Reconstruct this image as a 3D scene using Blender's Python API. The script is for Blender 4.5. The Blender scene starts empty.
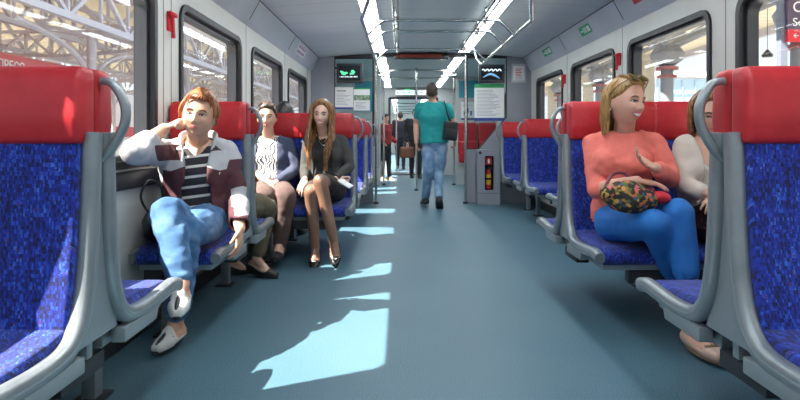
import bpy, bmesh, math, random
from mathutils import Vector, Matrix, noise
random.seed(7)
C = bpy.context.scene.collection
SC = bpy.context.scene
PI = math.pi
V = Vector

# ---------------------------------------------------------------- camera, sky, sun, exposure
CAMZ = 1.0
cam = bpy.data.cameras.new('camera'); camo = bpy.data.objects.new('camera', cam); C.objects.link(camo)
camo.location = (0, 0, CAMZ); camo.rotation_euler = (PI/2, 0, 0)
cam.sensor_width = 36; cam.lens = 27.0; cam.shift_y = -0.08; cam.clip_start = 0.02; cam.clip_end = 500
SC.camera = camo
SC.view_settings.view_transform = 'Standard'; SC.view_settings.look = 'None'
SC.view_settings.exposure = 0.5; SC.view_settings.gamma = 1.0; SC.view_settings.use_curve_mapping = False
world = bpy.data.worlds.new('sky'); SC.world = world; world.use_nodes = True
wn = world.node_tree.nodes; wl = world.node_tree.links
bgn = wn['Background']
wtc = wn.new('ShaderNodeTexCoord'); wsep = wn.new('ShaderNodeSeparateXYZ'); wl.new(wtc.outputs['Generated'], wsep.inputs[0])
wr = wn.new('ShaderNodeValToRGB'); wl.new(wsep.outputs['Z'], wr.inputs[0])
wr.color_ramp.elements[0].position = 0.0; wr.color_ramp.elements[0].color = (.93, .97, 1.0, 1)
wr.color_ramp.elements[1].position = 0.75; wr.color_ramp.elements[1].color = (0.42, 0.62, 1.0, 1)
wl.new(wr.outputs[0], bgn.inputs[0]); bgn.inputs[1].default_value = 1.0
SUN_DIR = V((1.335, 0.66, -1.73)).normalized()
sl = bpy.data.lights.new('sun', 'SUN'); sl.energy = 20.0; sl.angle = 0.009; sl.color = (1.0, 0.89, 0.76)
so = bpy.data.objects.new('sun', sl); C.objects.link(so); so.location = (-12, -6, 18)
so.rotation_euler = SUN_DIR.to_track_quat('-Z', 'Y').to_euler()
LAMP = 11.0                                   # emission of the ceiling light strips

# ---------------------------------------------------------------- helpers
def P(px, py, d):                            # the point seen at pixel (px, py) at depth d
    return V(((px-400)*d/600.0, d, CAMZ-(py-136)*d/600.0))

def mat(name, col, rough=.6, metal=0.0, emit=None, es=0.0, spec=.5, sheen=0.0, sss=0.0):
    m = bpy.data.materials.new(name); m.use_nodes = True
    b = m.node_tree.nodes['Principled BSDF']
    b.inputs['Base Color'].default_value = (*col, 1); b.inputs['Roughness'].default_value = rough
    b.inputs['Metallic'].default_value = metal; b.inputs['Specular IOR Level'].default_value = spec
    if sheen: b.inputs['Sheen Weight'].default_value = sheen
    if sss:
        b.inputs['Subsurface Weight'].default_value = sss; b.inputs['Subsurface Radius'].default_value = (.02, .008, .004)
        b.inputs['Subsurface Scale'].default_value = .4
    if emit: b.inputs['Emission Color'].default_value = (*emit, 1); b.inputs['Emission Strength'].default_value = es
    return m
def nodes(m): return m.node_tree.nodes, m.node_tree.links, m.node_tree.nodes['Principled BSDF']
def ramp(n, stops, interp='LINEAR'):
    r = n.new('ShaderNodeValToRGB'); r.color_ramp.interpolation = interp
    e = r.color_ramp.elements
    while len(e) < len(stops): e.new(.5)
    for k, (p, c) in enumerate(stops): e[k].position = p; e[k].color = (*c, 1)
    return r
def mottle(name, cols, scale, rough=.6, bump=0.0, stretch=(1,1,1), detail=3, metal=0.0, lo=.3, hi=.7, spec=.5, sheen=0.0):
    m = mat(name, cols[0], rough, metal, spec=spec, sheen=sheen); n, l, b = nodes(m)
    tc = n.new('ShaderNodeTexCoord'); mp = n.new('ShaderNodeMapping'); mp.inputs['Scale'].default_value = stretch
    nz = n.new('ShaderNodeTexNoise'); nz.inputs['Scale'].default_value = scale; nz.inputs['Detail'].default_value = detail
    l.new(tc.outputs['Object'], mp.inputs[0]); l.new(mp.outputs[0], nz.inputs['Vector'])
    k = len(cols)
    r = ramp(n, [(lo+(hi-lo)*i/max(1, k-1), c) for i, c in enumerate(cols)])
    l.new(nz.outputs[0], r.inputs[0]); l.new(r.outputs[0], b.inputs['Base Color'])
    if bump:
        bp = n.new('ShaderNodeBump'); bp.inputs['Strength'].default_value = bump; bp.inputs['Distance'].default_value = .004
        l.new(nz.outputs[0], bp.inputs['Height']); l.new(bp.outputs[0], b.inputs['Normal'])
    return m
def fmath(n, l, op, a, b=None):
    x = n.new('ShaderNodeMath'); x.operation = op
    for i, v in enumerate((a, b)):
        if v is None: continue
        if isinstance(v, (int, float)): x.inputs[i].default_value = v
        else: l.new(v, x.inputs[i])
    return x.outputs[0]
def cellnoise(n, l, u, v, su, sv, seed):
    cu = fmath(n, l, 'FLOOR', fmath(n, l, 'DIVIDE', u, su)); cv = fmath(n, l, 'FLOOR', fmath(n, l, 'DIVIDE', v, sv))
    cx = n.new('ShaderNodeCombineXYZ'); l.new(cu, cx.inputs[0]); l.new(cv, cx.inputs[1]); cx.inputs[2].default_value = seed
    w = n.new('ShaderNodeTexWhiteNoise'); w.noise_dimensions = '3D'; l.new(cx.outputs[0], w.inputs['Vector'])
    return w.outputs['Value']
def moquette():                              # blue seat cloth woven with dashes of pale blue and red
    m = mat('blue_moquette', (.02, .04, .3), .9, sheen=.15); n, l, b = nodes(m)
    tc = n.new('ShaderNodeTexCoord'); s = n.new('ShaderNodeSeparateXYZ'); l.new(tc.outputs['Object'], s.inputs[0])
    u = fmath(n, l, 'ADD', s.outputs[0], fmath(n, l, 'MULTIPLY', s.outputs[1], .31)); v = fmath(n, l, 'ADD', s.outputs[1], s.outputs[2])
    a = cellnoise(n, l, u, v, .0048, .0125, 1.0); t = cellnoise(n, l, u, v, .028, .045, 2.0); t2 = cellnoise(n, l, u, v, .013, .007, 5.0)
    k = fmath(n, l, 'ADD', fmath(n, l, 'MULTIPLY', a, .62), fmath(n, l, 'ADD', fmath(n, l, 'MULTIPLY', t, .24), fmath(n, l, 'MULTIPLY', t2, .14)))
    r = ramp(n, [(0, (.004, .008, .07)), (.30, (.006, .016, .19)), (.52, (.009, .03, .32)), (.70, (.016, .075, .46)), (.84, (.09, .02, .16)), (.87, (.05, .15, .58)), (.955, (.2, .02, .12))], 'CONSTANT')
    l.new(k, r.inputs[0]); l.new(r.outputs[0], b.inputs['Base Color'])
    return m
def glass(name, tint=(.94, .96, .97), refl=.05):
    m = bpy.data.materials.new(name); m.use_nodes = True; n = m.node_tree.nodes; l = m.node_tree.links
    n.remove(n['Principled BSDF']); o = n['Material Output']
    t = n.new('ShaderNodeBsdfTransparent'); t.inputs[0].default_value = (*tint, 1)
    g = n.new('ShaderNodeBsdfGlossy'); g.inputs['Roughness'].default_value = .02
    f = n.new('ShaderNodeLayerWeight'); f.inputs[0].default_value = .5
    fac = fmath(n, l, 'ADD', fmath(n, l, 'MULTIPLY', fmath(n, l, 'POWER', f.outputs['Facing'], 4.0), .3), .02)
    mx = n.new('ShaderNodeMixShader'); l.new(fac, mx.inputs[0]); l.new(t.outputs[0], mx.inputs[1]); l.new(g.outputs[0], mx.inputs[2])
    l.new(mx.outputs[0], o.inputs[0]); return m

def smoothpath(pts, n=6, closed=False):
    pts = [V(p) for p in pts]; out = []; N = len(pts)
    for i in range(N if closed else N-1):
        p0 = pts[(i-1) % N] if (closed or i > 0) else pts[i]*2-pts[i+1]
        p1 = pts[i]; p2 = pts[(i+1) % N]
        p3 = pts[(i+2) % N] if (closed or i+2 < N) else p2*2-p1
        for k in range(n):
            t = k/n
            out.append(.5*((2*p1)+(p2-p0)*t+(2*p0-5*p1+4*p2-p3)*t*t+(3*p1-p0-3*p2+p3)*t**3))
    if not closed: out.append(pts[-1])
    return out
def rrect(w, h, r, n=5):                     # rounded rectangle centred on 0, counter-clockwise
    o = []
    for cx, cy, a0 in ((w/2-r, h/2-r, 0), (-w/2+r, h/2-r, 90), (-w/2+r, -h/2+r, 180), (w/2-r, -h/2+r, 270)):
        for k in range(n+1):
            a = math.radians(a0+90*k/n); o.append((cx+r*math.cos(a), cy+r*math.sin(a)))
    return o

class MB:
    def __init__(s): s.bm = bmesh.new(); s.mi = 0
    def _f(s, vs):
        try:
            f = s.bm.faces.new(vs); f.material_index = s.mi; return f
        except ValueError: return None
    def box(s, x0, x1, y0, y1, z0, z1, bev=0.0, M=None, seg=2):
        x0, x1 = min(x0, x1), max(x0, x1); y0, y1 = min(y0, y1), max(y0, y1); z0, z1 = min(z0, z1), max(z0, z1)
        b = bmesh.new(); bmesh.ops.create_cube(b, size=1)
        for v in b.verts:
            v.co = V(((x0+x1)/2+v.co.x*(x1-x0), (y0+y1)/2+v.co.y*(y1-y0), (z0+z1)/2+v.co.z*(z1-z0)))
        if bev: bmesh.ops.bevel(b, geom=b.edges[:], offset=bev, segments=seg, affect='EDGES', profile=.6)
        if M: b.transform(M)
        return s.merge(b)
    def merge(s, b):
        mp = {}
        for v in b.verts: mp[v] = s.bm.verts.new(v.co)
        for f in b.faces: s._f([mp[v] for v in f.verts])
        b.free(); return s
    def rings(s, rings, cap=True, closed=False):
        R = [[s.bm.verts.new(p) for p in r] for r in rings]; n = len(R[0])
        for i in range(len(R) if closed else len(R)-1):
            a, b = R[i], R[(i+1) % len(R)]
            for k in range(n): s._f([a[k], a[(k+1) % n], b[(k+1) % n], b[k]])
        if cap and not closed:
            s._f(R[0][::-1]); s._f(R[-1])
        return s
    def tube(s, pts, r, seg=8, closed=False, cap=True, flat=1.0):
        pts = [V(p) for p in pts]; N = len(pts); rr = r if hasattr(r, '__len__') else [r]*N
        up = None; rings = []
        for i, p in enumerate(pts):
            a = pts[(i-1) % N] if (closed or i) else p; b = pts[(i+1) % N] if (closed or i < N-1) else p
            t = (b-a).normalized()
            if up is None:
                up = V((0, 0, 1)) if abs(t.z) < .9 else V((1, 0, 0))
            up = (up-t*up.dot(t)).normalized(); sd = t.cross(up)
            rings.append([p+up*(rr[i]*math.cos(2*PI*k/seg))+sd*(rr[i]*flat*math.sin(2*PI*k/seg)) for k in range(seg)])
        return s.rings(rings, cap, closed)
    def cyl(s, p0, p1, r0, r1=None, seg=16): return s.tube([p0, p1], [r0, r0 if r1 is None else r1], seg)
    def beam(s, p0, p1, w, h=None):          # square bar
        h = h or w; p0, p1 = V(p0), V(p1); t = (p1-p0).normalized()
        up = V((0, 0, 1)) if abs(t.z) < .95 else V((1, 0, 0)); up = (up-t*up.dot(t)).normalized(); sd = t.cross(up)
        return s.rings([[p+up*(a*h/2)+sd*(b*w/2) for a, b in ((1, 1), (1, -1), (-1, -1), (-1, 1))] for p in (p0, p1)])
    def sweep(s, pts, prof, side, cap=True): # profile (a along side, b along the in-plane normal)
        pts = [V(p) for p in pts]; side = V(side); N = len(pts); R = []
        for i, p in enumerate(pts):
            t = (pts[min(i+1, N-1)]-pts[max(i-1, 0)]).normalized(); nn = side.cross(t).normalized()
            R.append([p+side*a+nn*b for a, b in prof])
        return s.rings(R, cap)
    def prism(s, poly, axis, a, b, bev=0.0, seg=2):  # polygon in the plane across axis, from a to b along it
        q = bmesh.new(); f = {'x': lambda u, v, w: (w, u, v), 'y': lambda u, v, w: (u, w, v), 'z': lambda u, v, w: (u, v, w)}[axis]
        A = [q.verts.new(f(u, v, a)) for u, v in poly]; B = [q.verts.new(f(u, v, b)) for u, v in poly]; n = len(poly)
        q.faces.new(A[::-1]); q.faces.new(B)
        for k in range(n): q.faces.new([A[k], A[(k+1) % n], B[(k+1) % n], B[k]])
        bmesh.ops.recalc_face_normals(q, faces=q.faces[:])
        if bev: bmesh.ops.bevel(q, geom=q.edges[:], offset=bev, segments=seg, affect='EDGES', profile=.6)
        return s.merge(q)
    def ring(s, outer, inner, axis, a, b):   # a frame: two loops of equal count, from a to b along axis
        f = {'x': lambda u, v, w: (w, u, v), 'y': lambda u, v, w: (u, w, v), 'z': lambda u, v, w: (u, v, w)}[axis]
        L = [[s.bm.verts.new(f(u, v, w)) for u, v in lp] for lp, w in ((outer, a), (outer, b), (inner, b), (inner, a))]; n = len(outer)
        for i in range(4):
            A, B = L[i], L[(i+1) % 4]
            for k in range(n): s._f([A[k], A[(k+1) % n], B[(k+1) % n], B[k]])
        return s
    def ell(s, c, ax, r, u=16, v=12):        # ellipsoid, ax = three axes
        c = V(c); b = bmesh.new(); bmesh.ops.create_uvsphere(b, u_segments=u, v_segments=v, radius=1)
        for q in b.verts: q.co = c+ax[0]*(q.co.x*r[0])+ax[1]*(q.co.y*r[1])+ax[2]*(q.co.z*r[2])
        return s.merge(b)
    def cap(s, p0, p1, r0, r1, seg=14):      # closed capsule with two radii
        p0, p1 = V(p0), V(p1); t = (p1-p0).normalized(); up = V((0, 0, 1)) if abs(t.z) < .9 else V((1, 0, 0))
        up = (up-t*up.dot(t)).normalized(); sd = t.cross(up); R = []
        for p, r, angs in ((p0, r0, (-88, -60, -30, 0)), (p1, r1, (0, 30, 60, 88))):
            for a in angs:
                a = math.radians(a); q = p+t*(r*math.sin(a)); w = r*math.cos(a)
                R.append([q+up*(w*math.cos(2*PI*k/seg))+sd*(w*math.sin(2*PI*k/seg)) for k in range(seg)])
        return s.rings(R)
    def build(s, name, m, parent=None, smooth=True, kind=None, label=None, angle=40):
        bmesh.ops.recalc_face_normals(s.bm, faces=s.bm.faces[:])
        me = bpy.data.meshes.new(name)
        off = V((0, 0, 0)); q = parent
        while q is not None: off += q.location; q = q.parent
        if off.length: bmesh.ops.translate(s.bm, verts=s.bm.verts[:], vec=-off)
        if smooth:
            ca = math.radians(angle)
            for f in s.bm.faces: f.smooth = True
            for e in s.bm.edges:
                if len(e.link_faces) == 2 and e.calc_face_angle(0) > ca: e.smooth = False
        s.bm.to_mesh(me); s.bm.free()
        for k in (m if isinstance(m, (list, tuple)) else [m]): me.materials.append(k)
        o = bpy.data.objects.new(name, me); C.objects.link(o)
        if parent: o.parent = parent
        if kind: o['kind'] = kind
        if label: o['label'] = label
        return o
def tag(o, label, cat, group=None):
    o['label'] = label; o['category'] = cat
    if group: o['group'] = group
    return o
def thing(name, label, cat, loc=(0, 0, 0), group=None):
    o = bpy.data.objects.new(name, None); C.objects.link(o); o.location = loc; o.empty_display_size = .1
    return tag(o, label, cat, group)
def lettering(txt, size, loc, rot, m, name, parent, align='LEFT', depth=.002):
    cu = bpy.data.curves.new(name, 'FONT'); cu.body = txt; cu.size = size; cu.extrude = depth; cu.align_x = align
    t = bpy.data.objects.new('tmp_text', cu); C.objects.link(t); bpy.context.view_layer.update()
    me = bpy.data.meshes.new_from_object(t.evaluated_get(bpy.context.evaluated_depsgraph_get()))
    bpy.data.objects.remove(t); bpy.data.curves.remove(cu)
    me.transform(Matrix.Translation(loc) @ rot.to_matrix().to_4x4()); me.name = name
    off = V((0, 0, 0)); q = parent
    while q is not None: off += q.location; q = q.parent
    me.transform(Matrix.Translation(-off)); me.materials.clear(); me.materials.append(m)
    o = bpy.data.objects.new(name, me); C.objects.link(o); o.parent = parent; return o
from mathutils import Euler

# ---------------------------------------------------------------- materials
M_wall = mottle('wall_laminate', [(.60, .61, .57), (.65, .66, .62)], 3, .45)
M_cove = mottle('cove_panel', [(.42, .47, .52), (.50, .54, .59)], 2.5, .3)
M_ceil = mat('ceiling_panel', (.42, .49, .52), .5)
def ceil_nodes():
    n, l, b = nodes(M_ceil); tc = n.new('ShaderNodeTexCoord'); s = n.new('ShaderNodeSeparateXYZ'); l.new(tc.outputs['Object'], s.inputs[0])
    f = fmath(n, l, 'FRACT', fmath(n, l, 'DIVIDE', s.outputs[1], .42)); g = fmath(n, l, 'LESS_THAN', f, .022)
    mx = n.new('ShaderNodeMix'); mx.data_type = 'RGBA'; l.new(g, mx.inputs[0]); mx.inputs[6].default_value = (.54, .62, .64, 1); mx.inputs[7].default_value = (.3, .36, .38, 1)
    l.new(mx.outputs[2], b.inputs['Base Color'])
ceil_nodes()
M_floor = mottle('floor_rubber', [(.036, .090, .132), (.068, .148, .198), (.12, .22, .275)], 210, .5, .05, lo=.36, hi=.66, detail=2)
def floor_nodes():                           # walked-in wear: large soft blotches under the speckle
    n, l, b = nodes(M_floor); tc = n.new('ShaderNodeTexCoord'); nz = n.new('ShaderNodeTexNoise'); nz.inputs['Scale'].default_value = 1.3; nz.inputs['Detail'].default_value = 4
    l.new(tc.outputs['Object'], nz.inputs['Vector']); r = ramp(n, [(.3, (.88, .92, .95)), (.7, (1.1, 1.06, 1.03))]); l.new(nz.outputs[0], r.inputs[0])
    src = b.inputs['Base Color'].links[0].from_socket
    mx = n.new('ShaderNodeMix'); mx.data_type = 'RGBA'; mx.blend_type = 'MULTIPLY'; mx.inputs[0].default_value = 1
    l.new(src, mx.inputs[6]); l.new(r.outputs[0], mx.inputs[7]); l.new(mx.outputs[2], b.inputs['Base Color'])
floor_nodes()
M_black = mat('black_rubber', (.012, .013, .016), .45)
M_darkgrey = mat('dark_grey_frame', (.028, .031, .038), .4)
M_seam = mat('panel_seam', (.12, .125, .125), .7)
M_glass = glass('window_glass')
M_bglass = glass('partition_glass', (.86, .93, .93))
M_grey = mottle('bulkhead_grey', [(.27, .29, .33), (.31, .33, .37)], 2, .4)
M_lgrey = mat('light_grey_panel', (.5, .52, .53), .45)
M_steel = mat('stainless_tube', (.62, .62, .6), .22, 1.0)
M_frame = mottle('satin_seat_frame', [(.22, .25, .27), (.28, .31, .33)], 9, .34, metal=.4)
M_tray = mat('seat_tray_grey', (.25, .29, .31), .45, .2)
M_under = mat('dark_underframe', (.035, .038, .045), .5, .3)
M_red = mottle('red_vinyl', [(.44, .012, .02), (.54, .022, .032)], 14, .42, .08)
M_blue = moquette()
M_light = mat('lamp_diffuser', (1, 1, 1), .5, emit=(.90, .97, 1.0), es=LAMP)
M_screen = mat('screen_black', (.012, .015, .02), .15)
M_white = mat('white_print', (.8, .82, .82), .6)
M_signred = mat('sign_red', (.62, .02, .035), .5)
M_signgreen = mat('sign_green', (.02, .36, .12), .5)
M_teal = mat('teal_board', (.02, .27, .36), .5)
M_navy = mat('print_navy', (.03, .06, .28), .5)
M_print = mat('print_grey', (.28, .31, .36), .6)

# ---------------------------------------------------------------- the carriage shell
XL, XR = -1.335, 1.965; XC = .315
Y0, Y1 = -2.6, 15.4
ZB, ZT, ZW = .84, 1.815, 1.96
WL = [(-1.63, -.23), (.12, 1.53), (1.87, 3.27), (3.62, 5.02), (5.37, 6.77), (7.12, 8.52)]
WR = [(-1.53, -.13), (.22, 1.62), (1.97, 3.49), (3.78, 5.16), (5.47, 6.87), (7.22, 8.60)]
CAB = WL[:]; 
def side_wall(name, x, t, wins, y0, y1):
    b = MB(); xi, xo = x, x+t
    ins = .036
    b.box(xi, xo, y0, y1, -.02, ZB+ins); b.box(xi, xo, y0, y1, ZT-ins, ZW+.06)
    e = y0
    for a, c in wins: b.box(xi, xo, e, a+ins, ZB+ins, ZT-ins); e = c-ins
    b.box(xi, xo, e, y1, ZB+ins, ZT-ins)
    return b.build(name, M_wall, kind='structure', smooth=False)
doorsL = [(9.75, 10.35), (10.6, 11.2)]; doorsR = [(9.75, 10.35), (10.6, 11.2)]
endw = [(12.6, 13.6), (14.0, 15.0)]
side_wall('wall_left', XL, -.09, WL+doorsL+endw, Y0, Y1)
side_wall('wall_right', XR, .09, WR+doorsR+endw, Y0, Y1)
wi = 0
for x, sg, wins in ((XL, -1, WL+doorsL+endw), (XR, 1, WR+doorsR+endw)):
    for a, c in wins:
        wi += 1; w, h = c-a, ZT-ZB; cy, cz = (a+c)/2, (ZT+ZB)/2
        root = bpy.data.objects.new('window_%d' % wi, None); C.objects.link(root); root.location = (x, cy, ZB); root['kind'] = 'structure'
        o = [(cy+u, cz+v) for u, v in rrect(w, h, .11)]; i1 = [(cy+u, cz+v) for u, v in rrect(w-.075, h-.075, .085)]
        i2 = [(cy+u, cz+v) for u, v in rrect(w-.125, h-.125, .065)]
        f = MB(); f.ring(o, i1, 'x', x-sg*.016, x+sg*.10); f.build('window_frame', M_black, root)
        f = MB(); f.ring([(cy+u, cz+v) for u, v in rrect(w-.07, h-.07, .09)], i2, 'x', x+sg*.02, x+sg*.085); f.build('window_gasket', M_darkgrey, root)
        g = MB(); g.box(x+sg*.05, x+sg*.058, a+.05, c-.05, ZB+.05, ZT-.05); g.build('window_pane', M_glass, root)
# sill ledges, seams and wall trims
ti = 0
def trim(b, m, smooth=False):
    global ti; ti += 1; return b.build('trim_%d' % ti, m, kind='structure', smooth=smooth)
for x, sg in ((XL, 1), (XR, -1)):
    b = MB(); b.box(x-sg*.005, x+sg*.022, Y0, 8.9, ZB-.10, ZB-.012, .01); trim(b, M_darkgrey)
for x, sg, ys in ((XL, 1, (1.735, 3.385, 3.50, 5.20, 6.95, 8.65)), (XR, -1, (1.80, 3.62, 5.30, 7.05))):
    for y in ys:
        b = MB(); b.box(x-sg*.004, x+sg*.0015, y-.003, y+.003, 0, ZW); trim(b, M_seam)
# coves between wall and ceiling
ZC0 = 2.17; CXL, CXR = -1.21, 1.84
for nm, xa, xb in (('trim_cove_left', XL, CXL), ('trim_cove_right', XR, CXR)):
    b = MB(); sg = 1 if xb > xa else -1
    b.prism([(xa-sg*.03, ZW-.01), (xa, ZW), (xa+sg*.035, ZW+.045), (xb+sg*.0, ZC0), (xb-sg*.05, ZC0+.02), (xa-sg*.03, ZC0)], 'y', Y0, Y1)
    b.build(nm, M_cove, kind='structure', smooth=False)
    e = MB(); e.box(xb-.006, xb+.006, Y0, Y1, ZC0-.004, ZC0+.012); trim(e, M_black)
    for y in (1.0, 3.46, 5.18, 6.98):
        d = V((xb-xa, 0, ZC0-ZW)); nrm = V((d.z*sg, 0, -abs(d.x))).normalized()
        q = MB()
        p0 = V((xa+sg*.035, y, ZW+.045))+nrm*.001; p1 = V((xb, y, ZC0))+nrm*.001
        q.beam(p0, p1, .007, .004); trim(q, M_seam)
# curved ceiling
def ceilz(x): return ZC0+.075*(1-((x-XC)/1.525)**2)
b = MB(); NX = 24
top = [(CXL+(CXR-CXL)*k/NX) for k in range(NX+1)]
poly = [(x, ceilz(x)) for x in top]
b.prism(poly+[(CXR, ZC0+.2), (CXL, ZC0+.2)], 'y', Y0, Y1); b.build('ceiling', M_ceil, kind='structure', angle=20)
b = MB(); b.box(XL-.09, XR+.09, Y0, Y1, -.08, 0); b.build('floor', M_floor, kind='structure', smooth=False)
b = MB(); b.box(XL-.09, XR+.09, Y0-.08, Y0, -.08, 2.4); b.build('wall_back', M_wall, kind='structure', smooth=False)
for x, sg, nm in ((XL, 1, 'baseboard_left'), (XR, -1, 'baseboard_right')):
    b = MB(); b.box(x, x+sg*.03, Y0, 8.9, 0, .10, .006); b.build(nm, M_under, kind='structure', smooth=False)

# ---------------------------------------------------------------- ceiling lamps (two long strips, in lengths)
for sx, wd in ((XC-.615, 'over the sunny row of seats'), (XC+.615, 'over the shaded row of seats')):
    for k, (ya, yb, pl) in enumerate(((-2.3, 1.9, 'first length'), (1.95, 5.2, 'middle length'), (5.25, 8.75, 'length ending at the partition'), (9.3, 11.8, 'vestibule length'), (12.3, 15.1, 'length by the end wall'))):
        zc = ceilz(sx)
        t = thing('ceiling_light', 'white lamp '+wd+', '+pl, 'light', (sx, (ya+yb)/2, zc), 'long ceiling lamps')
        b = MB(); b.prism([(sx-.072, zc-.012), (sx+.072, zc-.012), (sx+.085, zc+.012), (sx-.085, zc+.012)], 'y', ya, yb); b.build('diffuser', M_light, t, smooth=False)
        b = MB()
        for e in (-1, 1): b.box(sx+e*.088-.012, sx+e*.088+.012, ya, yb, zc-.016, zc+.014, .004)
        b.build('rim', M_lgrey, t)
# ---------------------------------------------------------------- seats
def rr(w, h, r=.4, n=3): return rrect(w, h, min(w, h)*r, n)
def seat_unit(D0, xin, xout, label, faces=(-1, 1), group='blue seats with red headrests'):
    sg = 1 if xout > xin else -1               # towards the wall
    W = abs(xout-xin); n = 2 if W > .7 else 1
    nm = 'double_bench' if n == 2 else 'single_seat'
    root = thing('back_to_back_'+nm if len(faces) == 2 else nm, label, 'seat', ((xin+xout)/2, D0, 0), group)
    fr = .042
    for f in faces:
        for k in range(n):
            a = xin+sg*(fr+(W-fr-.01)*k/n+(.004 if k else 0)); c = xin+sg*(fr+(W-fr-.01)*(k+1)/n-.004)
            lo, hi = min(a, c), max(a, c)
            b = MB(); b.prism([(D0+f*y, z) for y, z in ((.018, .43), (.150, .445), (.130, .54), (.105, .70), (.090, .86), (.084, .985), (.018, .985))], 'x', lo, hi, .014, 3); b.build('backrest', M_blue, root)
            b = MB(); b.prism([(D0+f*y, z) for y, z in ((.13, .375), (.13, .475), (.20, .462), (.40, .45), (.54, .445), (.595, .425), (.605, .39), (.58, .365))], 'x', lo, hi, .016, 3); b.build('seat_cushion', M_blue, root)
            b = MB(); b.prism([(D0+f*y, z) for y, z in ((.006, .978), (.095, .978), (.108, 1.05), (.098, 1.17), (.075, 1.20), (.006, 1.20))], 'x', lo-.012, hi+.012, .02, 3); b.build('headrest', M_red, root)
            b = MB(); b.box(lo+.02, hi-.02, D0+f*.10, D0+f*.56, .335, .374, .008); b.build('seat_tray', M_tray, root)
        x = xin+sg*.024
        pth = smoothpath([(x, D0+f*y, z) for y, z in ((.036, 1.01), (.040, .94), (.050, .78), (.064, .64), (.088, .53), (.128, .455), (.195, .415), (.32, .405), (.46, .412), (.56, .418), (.625, .405))], 5)
        b = MB(); b.sweep(pth, rr(.05, .056, .42, 4), (1, 0, 0)); b.build('side_frame', M_frame, root)
        # groove strip along the frame flank and the wall-side frame
        g = MB(); g.sweep([p+V((-sg*.0225, 0, 0)) for p in pth[3:-3]], rr(.007, .012, .4, 2), (1, 0, 0)); g.build('frame_groove', M_tray, root)
        xw = xout-sg*.022
        b = MB(); b.sweep([V((xw, p.y, p.z)) for p in pth], rr(.026, .05, .4, 2), (1, 0, 0)); b.build('wall_frame', M_frame, root)
        # grey bracket below the aisle edge of the cushion
        b = MB(); b.prism([(D0+f*y, z) for y, z in ((.12, .345), (.37, .345), (.39, .392), (.12, .392))], 'x', x-.022, x+.024, .006); b.build('bracket', M_tray, root)
        b = MB(); b.box(xin+sg*.20, xout-sg*.04, D0+f*.47, D0+f*.53, .262, .334, .006); b.build('cross_beam', M_under, root)
        xm = xin+sg*(.30 if n == 1 else .66)
        b = MB(); b.box(xm-.026, xm+.026, D0+f*.47, D0+f*.53, .0, .268, .005); p = b.build('pedestal', M_frame, root)
        b = MB(); b.box(xm-.055, xm+.055, D0+f*.435, D0+f*.565, .0, .012, .004); b.build('foot_plate', M_under, p)
    b = MB(); e = [.50*f for f in faces]
    lo, hi = (D0-.15, D0+.09) if len(faces) == 2 else sorted((D0+faces[0]*.3, D0))
    b.box(xin+sg*.05, xin+sg*.12, lo, hi, .285, .34, .006)
    lo, hi = (D0-.53, D0+.53) if len(faces) == 2 else sorted((D0+faces[0]*.53, D0))
    b.box(xm-.03, xm+.03, lo, hi, .262, .33, .006); b.build('underframe_rail', M_under, root)
    if len(faces) == 2:
        b = MB(); b.prism([(D0-.035, .97), (D0+.035, .97), (D0+.06, .62), (D0+.12, .40), (D0-.12, .40), (D0-.06, .62)], 'x', xin+sg*.026, xin+sg*.040); b.build('end_panel', M_tray, root, smooth=False)
        b = MB(); b.box(xin+sg*.05, xout-sg*.02, D0-.017, D0+.017, .34, .97, .004); b.build('back_shell', M_tray, root)
    # grab handle: a flat loop beside the headrest
    hx = xin+sg*.012
    hp = smoothpath([(hx+sg*.012, D0+.02, 1.165), (hx-sg*.022, D0+.02, 1.155), (hx-sg*.055, D0+.02, 1.10), (hx-sg*.058, D0+.02, 1.045), (hx-sg*.040, D0+.02, 1.0), (hx-sg*.012, D0+.02, .955), (hx+sg*.012, D0+.02, .93)], 6)
    b = MB(); b.sweep(hp, rr(.036, .022, .42, 4), (0, 1, 0)); b.build('grab_handle', M_frame, root)
    return root
XIL, XIR = -.87, .945
seat_unit(1.78, XIL, XL+.012, 'single-width back-to-back seat nearest the camera on the sunny side, sunlight on its cushion')
seat_unit(3.53, XIL, XL+.012, 'single-width back-to-back seat the red-haired woman in the white jacket sits on')
seat_unit(5.28, -.38, XL+.012, 'double back-to-back bench the long-haired woman in tan tights sits on')
seat_unit(7.03, -.38, XL+.012, 'double bench just behind the long-haired woman, its headrests showing past her')
seat_unit(8.70, -.38, XL+.012, 'double bench backing on the glass partition under the white notices', (-1,))
seat_unit(1.78, XIR, XR-.012, 'double back-to-back bench nearest the camera on the shaded side, empty blue seat')
seat_unit(3.53, XIR, XR-.012, 'double back-to-back bench where the women in coral and in beige sit')
seat_unit(5.28, 1.435, XR-.012, 'single-width seat hidden behind the bench of the woman in coral')
seat_unit(7.03, 1.435, XR-.012, 'empty single-width seat under the third platform-side window with a green sticker above')
seat_unit(8.62, 1.435, XR-.012, 'empty single-width seat beside the fire extinguisher cabinet', (-1,))

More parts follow.
